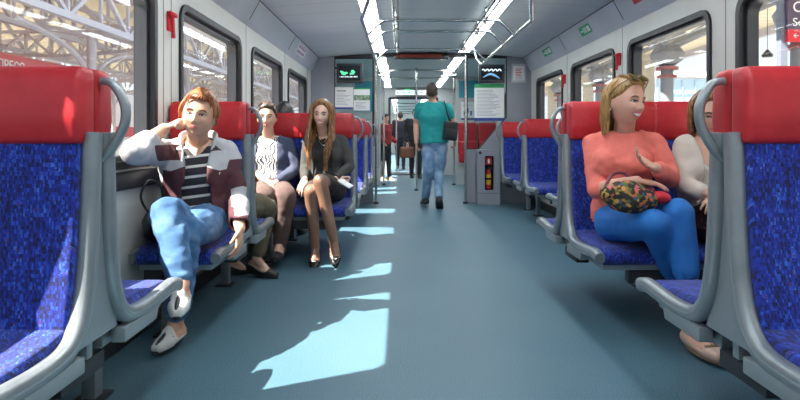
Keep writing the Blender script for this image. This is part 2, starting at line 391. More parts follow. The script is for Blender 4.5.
# ---------------------------------------------------------------- first partition (glass screens either side of the aisle)
YB = 9.0
def flat(b, x0, x1, z0, z1, y, t=.004): return b.box(x0, x1, y-t, y, z0, z1)
b = MB(); b.box(XL, -.985, YB-.03, YB+.03, 0, 2.2); b.box(-.985, -.40, YB-.03, YB+.03, 0, .85); b.build('wall_partition_left', M_grey, kind='structure', smooth=False)
b = MB(); b.prism([(XR, 0), (XR, 2.2), (1.60, 2.2), (1.60, 1.28), (1.18, .80), (1.00, .80), (1.00, 0)], 'y', YB-.03, YB+.03); b.build('wall_partition_right', M_grey, kind='structure', smooth=False)
b = MB(); b.box(CXL-.05, CXR+.05, YB-.05, YB+.05, 2.185, 2.26); b.build('trim_header', M_black, kind='structure', smooth=False)
g = MB(); g.box(-.985, -.40, YB-.006, YB+.006, .85, 2.185); gl = g.build('glass_screen', M_bglass); tag(gl, 'clear glass screen behind the white notices and the monitor with green letters', 'glass screen')
f = MB()
for p0, p1 in (((-.985, YB, 2.18), (-.985, YB, .85)), ((-.40, YB, 2.18), (-.40, YB, .85)), ((-.985, YB, 2.17), (-.40, YB, 2.17)), ((-.985, YB, .85), (-.40, YB, .85)), ((-.985, YB, 2.02), (-.75, YB, 2.02))): f.beam(p0, p1, .03)
f.build('screen_frame', M_black, gl, smooth=False)
g = MB(); g.prism([(1.00, 2.185), (1.60, 2.185), (1.60, 1.28), (1.18, .80), (1.00, .80)], 'y', YB-.006, YB+.006); gr = g.build('glass_screen', M_bglass); tag(gr, 'clear glass screen with slanting lower corner behind the timetable', 'glass screen')
f = MB()
lp = [(1.00, .80), (1.18, .80), (1.53, 1.20), (1.60, 1.30), (1.60, 2.18), (1.00, 2.18)]
for i in range(6): f.beam((lp[i][0], YB, lp[i][1]), (lp[(i+1) % 6][0], YB, lp[(i+1) % 6][1]), .028)
f.build('screen_frame', M_black, gr, smooth=False)

def monitor(xa, xb, za, zb, label, art):
    t = thing('monitor', label, 'screen', ((xa+xb)/2, YB-.06, za))
    b = MB(); b.box(xa, xb, YB-.125, YB-.045, za, zb, .012); b.build('casing', M_darkgrey, t)
    b = MB(); b.box(xa+.035, xb-.035, YB-.129, YB-.12, za+.035, zb-.035); b.build('display', M_screen, t, smooth=False)
    b = MB(); b.box((xa+xb)/2-.05, (xa+xb)/2+.05, YB-.05, YB-.031, za+.05, zb-.05); b.build('bracket', M_darkgrey, t)
    art(t, xa, xb, za, zb)
GL = mat('screen_green_glow', (.1, .8, .3), .5, emit=(.1, .8, .35), es=.8); WG = mat('screen_white_glow', (.8, .9, .95), .5, emit=(.75, .9, 1), es=.9); BG = mat('screen_blue_glow', (.2, .4, .6), .5, emit=(.15, .35, .6), es=.7)
def art_a(t, xa, xb, za, zb):
    y = YB-.131; b = MB(); rnd = random.Random(3)
    for x0, x1, z in ((.07, .15, .15), (.19, .27, .16)):
        for k in range(7):
            u = xa+x0+(x1-x0)*rnd.random(); q = za+z+.05*(rnd.random()-.5); b.ell((u, y, q), (V((1, 0, 0)), V((0, 1, 0)), V((0, 0, 1))), (.018, .002, .014), 8, 6)
    b.build('green_figures', GL, t)
    b = MB()
    for k in range(13): u = xa+.05+k*.021; b.box(u, u+(.012 if k % 3 else .006), y-.002, y, za+.082, za+.10)
    b.build('caption_letters', WG, t, smooth=False)
monitor(-.94, -.55, 1.785, 2.075, 'black monitor with green figures hung on the glass beside the sunny seats', art_a)
def art_b(t, xa, xb, za, zb):
    y = YB-.131; b = MB(); rnd = random.Random(5)
    b.tube(smoothpath([(xa+.05+k*.02, y, zb-.085+.016*math.sin(k*2.1)) for k in range(15)], 3), .007, 6); b.build('script_letters', WG, t)
    b = MB(); b.tube(smoothpath([(xa+.06, y, za+.07), (xa+.16, y, za+.12), (xa+.24, y, za+.10), (xa+.31, y, za+.055)], 5), [.004+.012*math.sin(PI*k/15) for k in range(16)], 6); b.build('blue_swirl', BG, t)
monitor(1.165, 1.55, 1.795, 2.06, 'black monitor with white script and blue swirl above the timetable', art_b)

def sheet(name, label, cat, x0, x1, z0, z1, y, bands, lines, group=None):
    t = thing(name, label, cat, ((x0+x1)/2, y, z0), group)
    b = MB(); b.box(x0, x1, y-.006, y, z0, z1); b.build('paper', M_white, t, smooth=False)
    for a, c, d, e, m, nm in bands:
        b = MB(); b.box(x0+(x1-x0)*a, x0+(x1-x0)*c, y-.008, y-.006, z0+(z1-z0)*d, z0+(z1-z0)*e); b.build(nm, m, t, smooth=False)
    b = MB()
    for a, c, zz, h in lines: b.box(x0+(x1-x0)*a, x0+(x1-x0)*c, y-.0075, y-.006, z0+(z1-z0)*zz, z0+(z1-z0)*(zz+h))
    b.build('print_lines', M_print, t, smooth=False)
rl = random.Random(9)
sheet('notice', 'white notice with a blue foot strip on the glass, nearer the window', 'notice', -.97, -.70, 1.40, 1.73, YB-.034, [(0, 1, 0, .09, M_navy, 'foot_strip'), (.1, .6, .8, .86, M_print, 'title')], [(.08, .5+.4*rl.random(), .2+.07*k, .018) for k in range(8)])
M_photo = mottle('leaf_photo', [(.03, .08, .04), (.2, .33, .2), (.5, .55, .5)], 25, .5)
sheet('notice', 'white leaflet with a green photo strip on the glass beside the pole', 'notice', -.69, -.45, 1.38, 1.72, YB-.034, [(0, 1, .45, .68, M_photo, 'photo'), (0, 1, .93, 1, M_signgreen, 'head_strip')], [(.1, .5+.4*rl.random(), .1+.06*k, .018) for k in range(5)])
sheet('timetable', 'large white timetable with green head and blue foot on the glass', 'timetable', 1.11, 1.55, 1.225, 1.775, YB-.034, [(0, 1, .90, 1, M_signgreen, 'green_head'), (0, 1, 0, .085, M_navy, 'blue_foot')], [(.08, .55+.38*rl.random(), .14+.038*k, .012) for k in range(19)])
t = thing('framed_notice', 'pale framed notice with red print on the grey partition wall', 'notice', (1.77, YB-.03, 1.80))
b = MB(); b.box(1.665, 1.88, YB-.045, YB-.031, 1.795, 2.08, .006); b.build('frame', M_lgrey, t)
b = MB(); b.box(1.69, 1.855, YB-.047, YB-.044, 1.83, 2.045); b.build('paper', M_white, t, smooth=False)
b = MB()
for k in range(5): b.box(1.725, 1.82-.02*(k % 2), YB-.0485, YB-.047, 1.995-k*.026, 2.005-k*.026)
b.build('red_print', M_signred, t, smooth=False)
b = MB()
for k in range(3): b.box(1.71, 1.83, YB-.0485, YB-.047, 1.868-k*.012, 1.872-k*.012)
b.build('grey_print', M_print, t, smooth=False)

# fire extinguisher cabinet and the extinguisher in it
t = thing('extinguisher_cabinet', 'grey metal cabinet with a dark slot standing against the partition', 'cabinet', (1.29, YB-.15, 0))
o = rrect(.33, .80, .012); ii = rrect(.135, .50, .02)
b = MB(); b.ring([(1.29+u, .40+v) for u, v in o], [(1.30+u, .46+v) for u, v in ii], 'y', YB-.28, YB-.2); b.build('door', M_grey, t)
b = MB(); b.box(1.125, 1.455, YB-.12, YB-.032, 0, .80, .006)
for q in ((1.125, 1.145, 0, .8), (1.435, 1.455, 0, .8), (1.14, 1.44, 0, .03), (1.14, 1.44, .77, .8)): b.box(q[0], q[1], YB-.2, YB-.1, q[2], q[3])
b.build('body', M_grey, t)
b = MB(); b.box(1.20, 1.40, YB-.124, YB-.119, .12, .75); b.build('recess', M_screen, t, smooth=False)
b = MB(); b.cyl((1.165, YB-.282, .755), (1.165, YB-.279, .755), .022); b.build('lock', M_black, t)
b = MB(); b.box(1.125, 1.455, YB-.282, YB-.279, .165, .172); b.build('seam', M_seam, t)
b = MB(); b.box(1.25, 1.35, YB-.215, YB-.20, .58, .69, .004); s = b.build('red_sign', M_signred, t)
b = MB(); b.box(1.285, 1.315, YB-.218, YB-.215, .60, .665); b.build('sign_mark', M_white, s, smooth=False)
t = thing('fire_extinguisher', 'small fire extinguisher with yellow label behind the cabinet slot', 'fire extinguisher', (1.30, YB-.19, .22))
M_yel = mat('yellow_label', (.72, .45, .04), .5)
b = MB(); b.tube([(1.30, YB-.19, z) for z in (.225, .24, .47, .50, .515)], [.03, .036, .036, .026, .014], 16); b.build('bottle', M_signred, t)
b = MB(); b.cyl((1.30, YB-.19, .29), (1.30, YB-.19, .44), .0375, seg=16); b.build('label_band', M_yel, t)
b = MB(); b.cyl((1.30, YB-.19, .36), (1.30, YB-.19, .385), .0385, seg=16); b.build('dark_band', M_screen, t)
b = MB(); b.box(1.285, 1.345, YB-.243, YB-.227, .512, .53, .003); b.box(1.285, 1.35, YB-.243, YB-.227, .537, .55, .003); b.build('valve', M_black, t)

# led display over the aisle
t = thing('led_display', 'long black display with dull red strip hung under the ceiling over the aisle', 'display', (.315, YB-.1, 2.16))
b = MB(); b.box(-.09, .72, YB-.15, YB-.055, 2.135, 2.225, .008); b.build('casing', M_screen, t)
b = MB(); b.box(-.05, .62, YB-.153, YB-.149, 2.155, 2.205); b.build('red_strip', mat('led_red', (.06, .008, .005), .4, emit=(.4, .04, .01), es=.10), t, smooth=False)
for x in (-.05, .68): 
    b = MB(); b.box(x-.015, x+.015, YB-.12, YB-.08, 2.22, ceilz(x)+.005); b.build('hanger', M_darkgrey, t)

# ---------------------------------------------------------------- grab rails under the ceiling
t = thing('ceiling_grab_rail', 'stainless ladder of grab rails hung under the ceiling down the aisle', 'grab rail', (.4, 5.5, 2.0))
ZR = 1.965; RXL, RXR = -.315, 1.10
def longrail(x, sg, ya, yb):
    b = MB(); pts = [(x+sg*.14, ya-.55, ceilz(x)), (x+sg*.12, ya-.5, ZR+.16), (x, ya, ZR), (x, ya+.3, ZR), (x, yb, ZR)]
    b.tube([V(p) for p in pts], .0165, 10); b.build('long_rail', M_steel, t)
longrail(RXL, 1, 4.95, 8.1); longrail(RXR, -1, 5.0, 8.1)
for y in (5.75, 6.35, 7.7):
    b = MB(); b.tube(smoothpath([(RXL, y, ZR), (RXL+.05, y, ZR+.05), (RXL+.13, y, ZR+.125), (RXL+.20, y, ZR+.145), (RXL+.35, y, ZR+.145), (.4, y, ZR+.145), (RXR-.35, y, ZR+.145), (RXR-.2, y, ZR+.145), (RXR-.13, y, ZR+.125), (RXR-.05, y, ZR+.05), (RXR, y, ZR)], 4), .0155, 10); b.build('cross_bar', M_steel, t)
for x in (-.06, -.02, .80, .84):
    b = MB(); b.tube([(x, -1.0, ZR+.175), (x, 7.75, ZR+.175)], .012, 8); b.build('inner_rail', M_steel, t)
for x in (-.04, .82):
    for y in (5.75, 6.35, 7.7):
        b = MB(); b.cyl((x, y, ZR+.1), (x, y, ceilz(x)+.01), .014, seg=8); b.build('hanger', M_steel, t)
for x in (RXL, RXR):
    b = MB(); b.tube([(x, 8.1, ZR), (x+(.03 if x < 0 else -.03), 8.35, ZR+.1), (x+(.05 if x < 0 else -.05), 8.45, ceilz(x))], .0155, 10); b.build('end_bend', M_steel, t)

# poles
def pole(x, y, label):
    t = thing('grab_pole', label, 'pole', (x, y, 0), 'stainless grab poles')
    b = MB(); b.cyl((x, y, .0), (x, y, ceilz(x)-.002), .0175, seg=14); b.build('tube', M_steel, t)
    b = MB(); b.cyl((x, y, 0), (x, y, .03), .04, .034); b.build('foot_flange', M_darkgrey, t)
    b = MB(); b.cyl((x, y, ceilz(x)-.035), (x, y, ceilz(x)-.002), .03, .036); b.build('ceiling_flange', M_darkgrey, t)
pole(-.355, YB-.14, 'stainless pole at the glass screen beside the monitor with green figures')
pole(1.00-.03, YB-.12, 'stainless pole at the glass screen beside the timetable')
pole(.30, 11.0, 'stainless pole in the middle of the vestibule, the grab ring around it')
pole(-.33, 12.25, 'stainless pole at the far partition on the sunny side')
pole(1.10, 12.25, 'stainless pole at the far partition near the teal board')
t = thing('grab_ring', 'curved stainless grab ring under the vestibule ceiling', 'grab rail', (.315, 11, 2.1))
b = MB(); b.tube([(XC+.72*math.cos(2*PI*k/40), 10.9+.75*math.sin(2*PI*k/40), 2.12) for k in range(40)], .016, 8, closed=True); b.build('ring', M_steel, t)
for a in (0, 90, 180, 270):
    a = math.radians(a+45); x, y = XC+.72*math.cos(a), 10.9+.75*math.sin(a)
    b = MB(); b.cyl((x, y, 2.12), (x, y, ceilz(x)), .012, seg=8); b.build('hanger', M_steel, t)

# ---------------------------------------------------------------- vestibule, far partition, end wall and gangway
YF = 12.3
b = MB(); b.box(XL, -.40, YF, YF+.06, 0, 2.2); b.build('wall_far_left', M_lgrey, kind='structure', smooth=False)
b = MB(); b.box(1.16, XR, YF, YF+.06, 0, 2.2); b.build('wall_far_right', M_lgrey, kind='structure', smooth=False)
for xa, xb, za, zb, lb in ((-.93, -.52, 1.50, 2.13, 'teal information board behind the white leaflet'), (1.20, 1.62, 1.78, 2.14, 'small teal information board above the route map')):
    t = thing('information_board', lb, 'board', ((xa+xb)/2, YF, za)); b = MB(); b.box(xa, xb, YF-.02, YF-.001, za, zb, .004); b.build('panel', M_teal, t)
    b = MB(); b.ring([((xa+xb)/2+u, (za+zb)/2+v) for u, v in rrect(xb-xa+.03, zb-za+.03, .01)], [((xa+xb)/2+u, (za+zb)/2+v) for u, v in rrect(xb-xa-.01, zb-za-.01, .01)], 'y', YF-.024, YF-.001); b.build('rim', M_lgrey, t)
sheet('route_map', 'white route map with blue symbols under the small teal board', 'map', 1.25, 1.52, 1.33, 1.70, YF-.002, [(0, 1, 0, .1, M_navy, 'blue_strip')]+[(.2+.25*k, .33+.25*k, .25+.15*(k % 2), .5+.15*(k % 2), M_navy, 'symbol') for k in range(3)], [(.1, .9, .8, .02)])
for xa, xb, za, zb in ((-.98, -.72, .35, 1.35), (-.68, -.44, .35, 1.35)):
    b = MB(); b.ring([((xa+xb)/2+u, (za+zb)/2+v) for u, v in rrect(xb-xa, zb-za, .02)], [((xa+xb)/2+u, (za+zb)/2+v) for u, v in rrect(xb-xa-.012, zb-za-.012, .018)], 'y', YF-.003, YF+.001); trim(b, M_seam)
# tip-up seats on the far partition, facing back down the carriage
for k, x in enumerate((1.37, 1.77)):
    t = thing('tip_up_seat', ['dark red tip-up seat on the far partition beside the vestibule opening', 'dark red tip-up seat on the far partition in the corner by the wall'][k], 'seat', (x, YF-.1, .4), 'tip-up seats in the vestibule')
    b = MB(); b.box(x-.185, x+.185, YF-.11, YF-.015, .62, 1.27, .045, seg=3); b.build('backrest', M_red, t)
    b = MB(); b.box(x-.18, x+.18, YF-.20, YF-.115, .46, .90, .04, seg=3); b.build('tip_up_cushion', M_red, t)
    b = MB(); b.box(x-.05, x+.05, YF-.12, YF-.001, .38, .64, .01); b.build('bracket', M_under, t)
# end wall with gangway opening
YE = 15.4
b = MB(); b.box(XL-.09, -.24, YE, YE+.12, 0, 2.5); b.box(.92, XR+.09, YE, YE+.12, 0, 2.5); b.box(-.24, .92, YE, YE+.12, 1.95, 2.5); b.build('wall_end', M_lgrey, kind='structure', smooth=False)
b = MB()
for p0, p1 in (((-.27, YE-.02, 0), (-.27, YE-.02, 1.98)), ((.95, YE-.02, 0), (.95, YE-.02, 1.98)), ((-.27, YE-.02, 1.97), (.95, YE-.02, 1.97))): b.beam(p0, p1, .07, .06)
b.build('trim_gangway', M_darkgrey, kind='structure', smooth=False)
b = MB(); b.box(-.24, .92, YE-.05, YE+.9, 0, .02); b.build('trim_threshold', M_black, kind='structure', smooth=False)
M_amb = mat('lit_sign_white', (.8, .85, .85), .5, emit=(.85, .95, .95), es=.6)
t = thing('destination_sign', 'pale lit destination sign with a green lamp over the gangway door', 'sign', (.33, YE-.1, 2.03))
b = MB(); b.box(-.15, .80, YE-.1, YE-.005, 2.03, 2.20, .01); b.build('casing', M_lgrey, t)
b = MB(); b.box(-.11, .74, YE-.104, YE-.099, 2.05, 2.165); b.build('lit_face', M_amb, t, smooth=False)
b = MB()
for k in range(16): b.box(-.08+k*.05, -.08+k*.05+.03-.012*(k % 3), YE-.107, YE-.103, 2.085, 2.13)
b.build('letters', M_print, t, smooth=False)
b = MB(); b.box(.12, .28, YE-.108, YE-.1, 2.175, 2.198); b.build('green_lamp', GL, t, smooth=False)
# gangway bellows and the next carriage
b = MB()
for k in range(6):
    y = YE+.13+k*.14
    b.ring([(XC+.02+u, 1.0+v) for u, v in rrect(1.5, 2.25, .1)], [(XC+.02+u, 1.0+v) for u, v in rrect(1.22, 2.0, .08)], 'y', y, y+.11)
b.build('wall_gangway', M_darkgrey, kind='structure')
Y2, Y3 = 16.4, 32.0
b = MB(); b.box(XL-.09, XR+.09, YE+.1, Y3, -.08, 0); b.build('floor_next', M_floor, kind='structure', smooth=False)
b = MB(); b.box(XL-.09, XR+.09, Y2, Y3, 2.2, 2.4); b.build('ceiling_next', M_ceil, kind='structure', smooth=False)
b = MB(); b.box(XL-.09, XR+.09, Y3, Y3+.1, 0, 2.4); b.build('wall_next_end', M_lgrey, kind='structure', smooth=False)
WN = [(17.2+1.75*k, 18.6+1.75*k) for k in range(8)]
for nm, x, t_ in (('wall_next_left', XL, -.09), ('wall_next_right', XR, .09)):
    b = MB(); b.box(x, x+t_, Y2, Y3, -.02, ZB); b.box(x, x+t_, Y2, Y3, ZT, 2.25); e = Y2
    for a, c in WN: b.box(x, x+t_, e, a, ZB, ZT); e = c
    b.box(x, x+t_, e, Y3, ZB, ZT); b.build(nm, M_wall, kind='structure', smooth=False)
for sx in (XC-.5, XC+.5):
    t = thing('ceiling_light', 'glowing lamp strip inside the next carriage, '+('sunny side' if sx < XC else 'shaded side'), 'light', (sx, 24, 2.19), 'lamps of the next carriage')
    b = MB(); b.box(sx-.07, sx+.07, Y2+.4, Y3-.4, 2.185, 2.205); b.build('diffuser', M_light, t, smooth=False)
for k in range(5):
    y = 17.3+k*1.9
    t = thing('grab_hoop', 'stainless grab hoop across the next carriage aisle, %s past the gangway door' % ('first second third fourth fifth'.split()[k]), 'grab rail', (XC, y, 2.0), 'grab hoops of the next carriage')
    b = MB(); b.tube(smoothpath([(XC-.55, y, 2.2), (XC-.5, y, 2.03), (XC-.35, y, 1.95), (XC, y, 1.94), (XC+.35, y, 1.95), (XC+.5, y, 2.03), (XC+.55, y, 2.2)], 4), .018, 8); b.build('hoop', M_steel, t)
    for e in (-1, 1):
        b = MB(); b.cyl((XC+e*.42, y, 0), (XC+e*.42, y, 1.97), .018, seg=8); b.build('pole', M_steel, t)

# ---------------------------------------------------------------- stickers, hammers and signs on the walls
def cove_sign(xa_side, y0, y1, f0, f1, m, label, marks, name='sign'):
    xa, xb = (XL, CXL) if xa_side < 0 else (XR, CXR); sg = 1 if xb > xa else -1
    A = V((xa+sg*.035, 0, ZW+.045)); B = V((xb, 0, ZC0)); d = B-A; n = V((d.z*sg, 0, -abs(d.x))).normalized()
    t = thing(name, label, 'sign', (A.x, (y0+y1)/2, A.z))
    def quad(b, ya, yb, ta, tb, h):
        q = [A+d*ta+n*h+V((0, ya, 0)), A+d*ta+n*h+V((0, yb, 0)), A+d*tb+n*h+V((0, yb, 0)), A+d*tb+n*h+V((0, ya, 0))]
        b.rings([q, [p-n*.002 for p in q]])
    b = MB(); quad(b, y0, y1, f0, f1, .003); b.build('plate', m, t, smooth=False)
    for m2, lst, nm in marks:
        b = MB()
        for ya, yb, ta, tb in lst: quad(b, y0+(y1-y0)*ya, y0+(y1-y0)*yb, f0+(f1-f0)*ta, f0+(f1-f0)*tb, .0045)
        b.build(nm, m2, t, smooth=False)
letters = [(.12+.11*k, .19+.11*k, .25, .75) for k in range(7)]
cove_sign(1, 5.95, 6.28, .2, .72, M_signgreen, 'green exit sticker above the second platform-side window', [(M_white, [(.08, .3, .2, .8), (.38, .44, .2, .8), (.5, .56, .2, .8), (.62, .68, .2, .8), (.74, .92, .42, .58)], 'white_marks')])
cove_sign(1, 7.5, 7.9, .2, .72, M_signgreen, 'green exit sticker close to the partition wall', [(M_white, [(.08, .3, .2, .8), (.38, .44, .2, .8), (.5, .56, .2, .8), (.62, .68, .2, .8), (.74, .92, .42, .58)], 'white_marks')])
cove_sign(1, 4.35, 4.85, .35, .95, M_signred, 'red sticker with white print above the window behind the coral woman', [(M_white, letters, 'white_letters')])
cove_sign(-1, 4.22, 4.55, .3, .95, M_signred, 'red sticker on the sunny-side cove panel', [(M_white, letters, 'white_letters')])
cove_sign(-1, 7.35, 7.95, .15, .8, M_white, 'white sticker with lilac symbols on the sunny-side cove panel', [(mat('lilac_print', (.45, .25, .42), .6), [(.08+.22*k, .24+.22*k, .12+.5*j, .42+.5*j) for k in range(4) for j in range(2)], 'symbols')])
def hammer(x, sg, y, z, label):
    t = thing('emergency_hammer', label, 'emergency hammer', (x, y, z), 'red emergency hammers')
    b = MB(); b.box(x, x+sg*.014, y-.03, y+.035, z-.06, z+.05, .004); b.build('holder', M_signred, t)
    b = MB(); b.tube([(x+sg*.028, y+.005, z-.10), (x+sg*.026, y+.005, z-.04), (x+sg*.026, y-.005, z+.02)], [.012, .010, .011], 8); b.build('handle', M_signred, t)
    b = MB(); b.tube([(x+sg*.028, y-.05, z+.045), (x+sg*.028, y-.03, z+.035), (x+sg*.028, y+.03, z+.035), (x+sg*.028, y+.05, z+.028)], [.004, .014, .014, .006], 8); b.build('head', M_signred, t)
hammer(XL, 1, 3.46, 1.665, 'red emergency hammer on the pillar above the red-haired woman')
hammer(XR, -1, 5.36, 1.69, 'red emergency hammer on the pillar by the column with a capital')
hammer(XR, -1, 7.13, 1.68, 'red emergency hammer on the pillar nearer the partition')
# ---------------------------------------------------------------- the station outside
M_conc = mottle('platform_concrete', [(.42, .41, .39), (.5, .49, .46)], 2, .9)
M_truss = mat('white_lilac_steel', (.50, .48, .53), .55)
M_cream = mat('cream_roof_sheet', (.74, .69, .56), .7)
def cream_ribs():
    n, l, b = nodes(M_cream); tc = n.new('ShaderNodeTexCoord'); s = n.new('ShaderNodeSeparateXYZ'); l.new(tc.outputs['Object'], s.inputs[0])
    f = fmath(n, l, 'FRACT', fmath(n, l, 'DIVIDE', s.outputs[1], .45)); g = fmath(n, l, 'LESS_THAN', f, .14)
    mx = n.new('ShaderNodeMix'); mx.data_type = 'RGBA'; l.new(g, mx.inputs[0]); mx.inputs[6].default_value = (.76, .71, .58, 1); mx.inputs[7].default_value = (.5, .46, .38, 1)
    l.new(mx.outputs[2], b.inputs['Base Color'])
cream_ribs()
def translucent(m, f):                        # thin sheeting that lets daylight glow through
    n, l, b = nodes(m); o = n['Material Output']; t = n.new('ShaderNodeBsdfTranslucent'); mx = n.new('ShaderNodeMixShader'); mx.inputs[0].default_value = f
    t.inputs[0].default_value = (.9, .84, .68, 1); l.new(b.outputs[0], mx.inputs[1]); l.new(t.outputs[0], mx.inputs[2]); l.new(mx.outputs[0], o.inputs[0])
translucent(M_cream, .22)
M_colm = mat('grey_column_paint', (.21, .22, .245), .6)
M_bldg = mat('white_facade', (.78, .78, .77), .8)
M_tred = mat('train_red', (.55, .03, .045), .4)
M_tpink = mat('train_pink_red', (.62, .12, .14), .45)
b = MB(); b.box(-80, XL-.35, -30, 120, -1.2, -1.0); b.build('ground', M_conc, kind='structure', smooth=False)
b = MB(); b.box(XR+.2, 60, -30, 120, -.35, -.08); b.build('pavement', M_conc, kind='structure', smooth=False)

# canopy of lattice trusses over the next platform, on the sunny side
t = thing('station_canopy', 'white steel lattice canopy with cream roof outside the sunny-side windows', 'canopy', (-9.5, 30, -1))
CX0, CX1 = -6.2, -14.2; CYA, CYB = 5.0, 62.0
b = MB(); b.prism([(CX0+.5, 4.20), (CX0+.5, 4.28), (-10.2, 5.2), (CX1-.5, 4.28), (CX1-.5, 4.20), (-10.2, 5.1)], 'y', CYA, CYB); b.build('roof_sheet', M_cream, t, smooth=False)
def lattice(p0, p1, h, n, w=.10, arch=0.0):
    b = MB(); p0, p1 = V(p0), V(p1)
    def at(k, top):
        u = k/n; z = -arch*(2*u-1)**2 if not top else 0
        return p0.lerp(p1, u)+V((0, 0, (h if top else 0)+z))
    b.beam(at(0, True), at(n, True), w*1.3); prev = None
    for k in range(n):
        b.beam(at(k, False), at(k+1, False), w*1.3)
        a, c = (at(k, False), at(k+1, True)) if k % 2 else (at(k, True), at(k+1, False))
        b.beam(a, c, w*.8); b.beam(at(k, False), at(k, True), w*.6)
    return b
cols = [8.0+6.4*k for k in range(9)]
for x, z in ((CX0, 3.25), (-8.8, 3.6), (-11.6, 3.6), (CX1, 3.25)):
    lattice((x, CYA, z), (x, CYB, z), .92, 46).build('long_truss', M_truss, t, smooth=False)
for y in cols:
    lattice((CX0, y, 3.2), (-10.2, y, 3.9), .95, 5, .10).build('cross_truss', M_truss, t, smooth=False)
    lattice((-10.2, y, 3.9), (CX1, y, 3.2), .95, 5, .10).build('cross_truss', M_truss, t, smooth=False)
    lattice((CX0, y+3.2, 3.35), (CX1, y+3.2, 3.35), .7, 10, .07, -.5).build('arch_truss', M_truss, t, smooth=False)
    for x in (-7.4, -13.0):
        b = MB(); b.cyl((x, y, -1.0), (x, y, 3.5), .11, seg=12); b.build('column', M_truss, t)
        b = MB()
        for dy in (-1, 1):
            pts = smoothpath([(x, y, 2.2), (x, y+dy*.5, 2.75), (x, y+dy*1.5, 3.1), (x, y+dy*2.9, 3.3)], 4); b.tube(pts, .06, 6)
        b.build('arch_brace', M_truss, t)
# red train on the next track with white lettering on its roof board
t = thing('red_train', 'red train with white lettering standing across the next track', 'train', (-10.6, 5, -1))
b = MB(); b.prism([(-9.6, -.6), (-9.6, 2.98), (-9.75, 3.06), (-12.2, 3.06), (-12.5, 2.6), (-12.5, -.6)], 'y', -12, 17.6, .04); b.build('body', M_tpink, t)
b = MB(); b.box(-9.59, -9.57, -11.5, 16.6, .4, 1.4); b.build('window_band', M_screen, t, smooth=False)
lettering('ЭКСПРЕСС', .30, (-9.585, 13.66, 2.64), Euler((PI/2, 0, PI/2)), M_white, 'lettering', t, 'LEFT', .01)
# white building with a red band
t = thing('station_building', 'white building with small windows and a red band beyond the trusses', 'building', (-17, 34, -1))
b = MB(); b.box(-26, -16.5, 16, 60, -1, 3.6); b.build('wall', M_bldg, t, smooth=False)
b = MB(); b.box(-16.48, -16.44, 16, 60, .95, 1.55); b.build('red_band', M_tred, t, smooth=False)
for k in range(12):
    y = 24+3*k; b = MB(); b.box(-16.52, -16.45, y, y+.7, 2.25, 2.95); b.build('window', M_grey, t, smooth=False)

# platform roof, columns and sign on the shaded side
t = thing('platform_roof', 'cream ribbed platform roof outside the shaded-side windows', 'roof', (7, 20, 3.6))
b = MB(); b.prism([(4.3, 3.55), (9.3, 3.75), (9.3, 3.85), (4.3, 3.65)], 'y', -6, 50); b.build('roof_sheet', M_cream, t, smooth=False)
b = MB(); b.box(4.2, 4.3, -6, 50, 3.42, 3.72); b.build('edge_beam', M_truss, t, smooth=False)
b = MB(); b.box(9.25, 9.4, -6, 50, 3.55, 3.9); b.build('edge_beam', M_truss, t, smooth=False)
for k, y in enumerate((8.24, 12.36, 16.5, 20.6)):
    x = 5.5; mc = thing('platform_column', 'grey platform column with stepped capital and roof arms, ' + ['at the station sign post', 'seen between the coral woman and the beige woman', 'seen in the window before the partition', 'seen in the last window'][k], 'column', (x, y, -.08), 'grey platform columns')
    b = MB(); b.cyl((x, y, -.08), (x, y, 2.55), .125, seg=16); b.build('shaft', M_colm, mc)
    b = MB()
    for z, r, h in ((2.20, .19, .05), (2.36, .22, .06)): b.cyl((x, y, z), (x, y, z+h), r, seg=16)
    b.build('red_collar', mat('collar_red_%d' % k, (.30, .10, .09), .6), mc)
    b = MB(); b.tube([(x, y, z) for z in (2.45, 2.55, 2.68, 2.8, 2.9)], [.16, .30, .34, .26, .16], 12); b.build('capital', M_colm, mc)
    for dx, dy in ((-1.2, -1.6), (-1.2, 1.6), (1.6, -1.6), (1.6, 1.6)):
        b = MB(); b.tube(smoothpath([(x, y, 2.8), (x+dx*.35, y+dy*.35, 3.08), (x+dx, y+dy, 3.5+.04*dx)], 4), [.085-.004*q for q in range(9)], 8); b.build('roof_arm', M_colm, mc)
M_ccol = mottle('cream_column', [(.40, .37, .31), (.48, .45, .39)], 2, .8)
for k, (x, y) in enumerate(((8.0, 19.4), (8.0, 25.5), (8.0, 31.6))):
    mc = thing('round_column', 'thick cream round column on the platform, ' + ['beside the coral woman\'s face', 'in the window behind her bench', 'in the last window'][k], 'column', (x, y, -.08), 'cream round columns')
    b = MB(); b.cyl((x, y, -.08), (x, y, 3.6), .22, seg=20); b.build('shaft', M_ccol, mc)
    b = MB(); b.box(x-.3, x+.3, y-.3, y+.3, 3.4, 3.62, .02); b.build('capital', M_ccol, mc)
# glazed hall across the tracks
t = thing('glazed_hall', 'pale blue glazed hall seen across the tracks beyond the platform', 'building', (34, 60, -1))
M_hall = mat('pale_blue_glazing', (.36, .50, .58), .4)
b = MB(); b.box(20, 60, 48, 60, -1, 5.7); b.build('wall', M_bldg, t, smooth=False)
b = MB(); b.box(20.5, 59.5, 47.9, 48, 2.2, 5.5); b.build('glazing', M_hall, t, smooth=False)
b = MB()
for k in range(40): b.box(20.5+k, 20.58+k, 47.8, 47.9, 2.2, 5.5)
for z in (2.2, 3.3, 4.4, 5.5): b.box(20.5, 59.5, 47.8, 47.9, z-.05, z+.05)
for k in range(39): b.beam((20.5+k, 47.85, 3.3+1.1*(k % 2)), (21.5+k, 47.85, 4.4-1.1*(k % 2)), .06)
b.build('mullions', mat('mullion_blue', (.35, .45, .55), .5), t, smooth=False)
b = MB(); b.box(19.5, 60.5, 47.5, 60.5, 5.7, 6.1); b.build('roof', M_bldg, t, smooth=False)
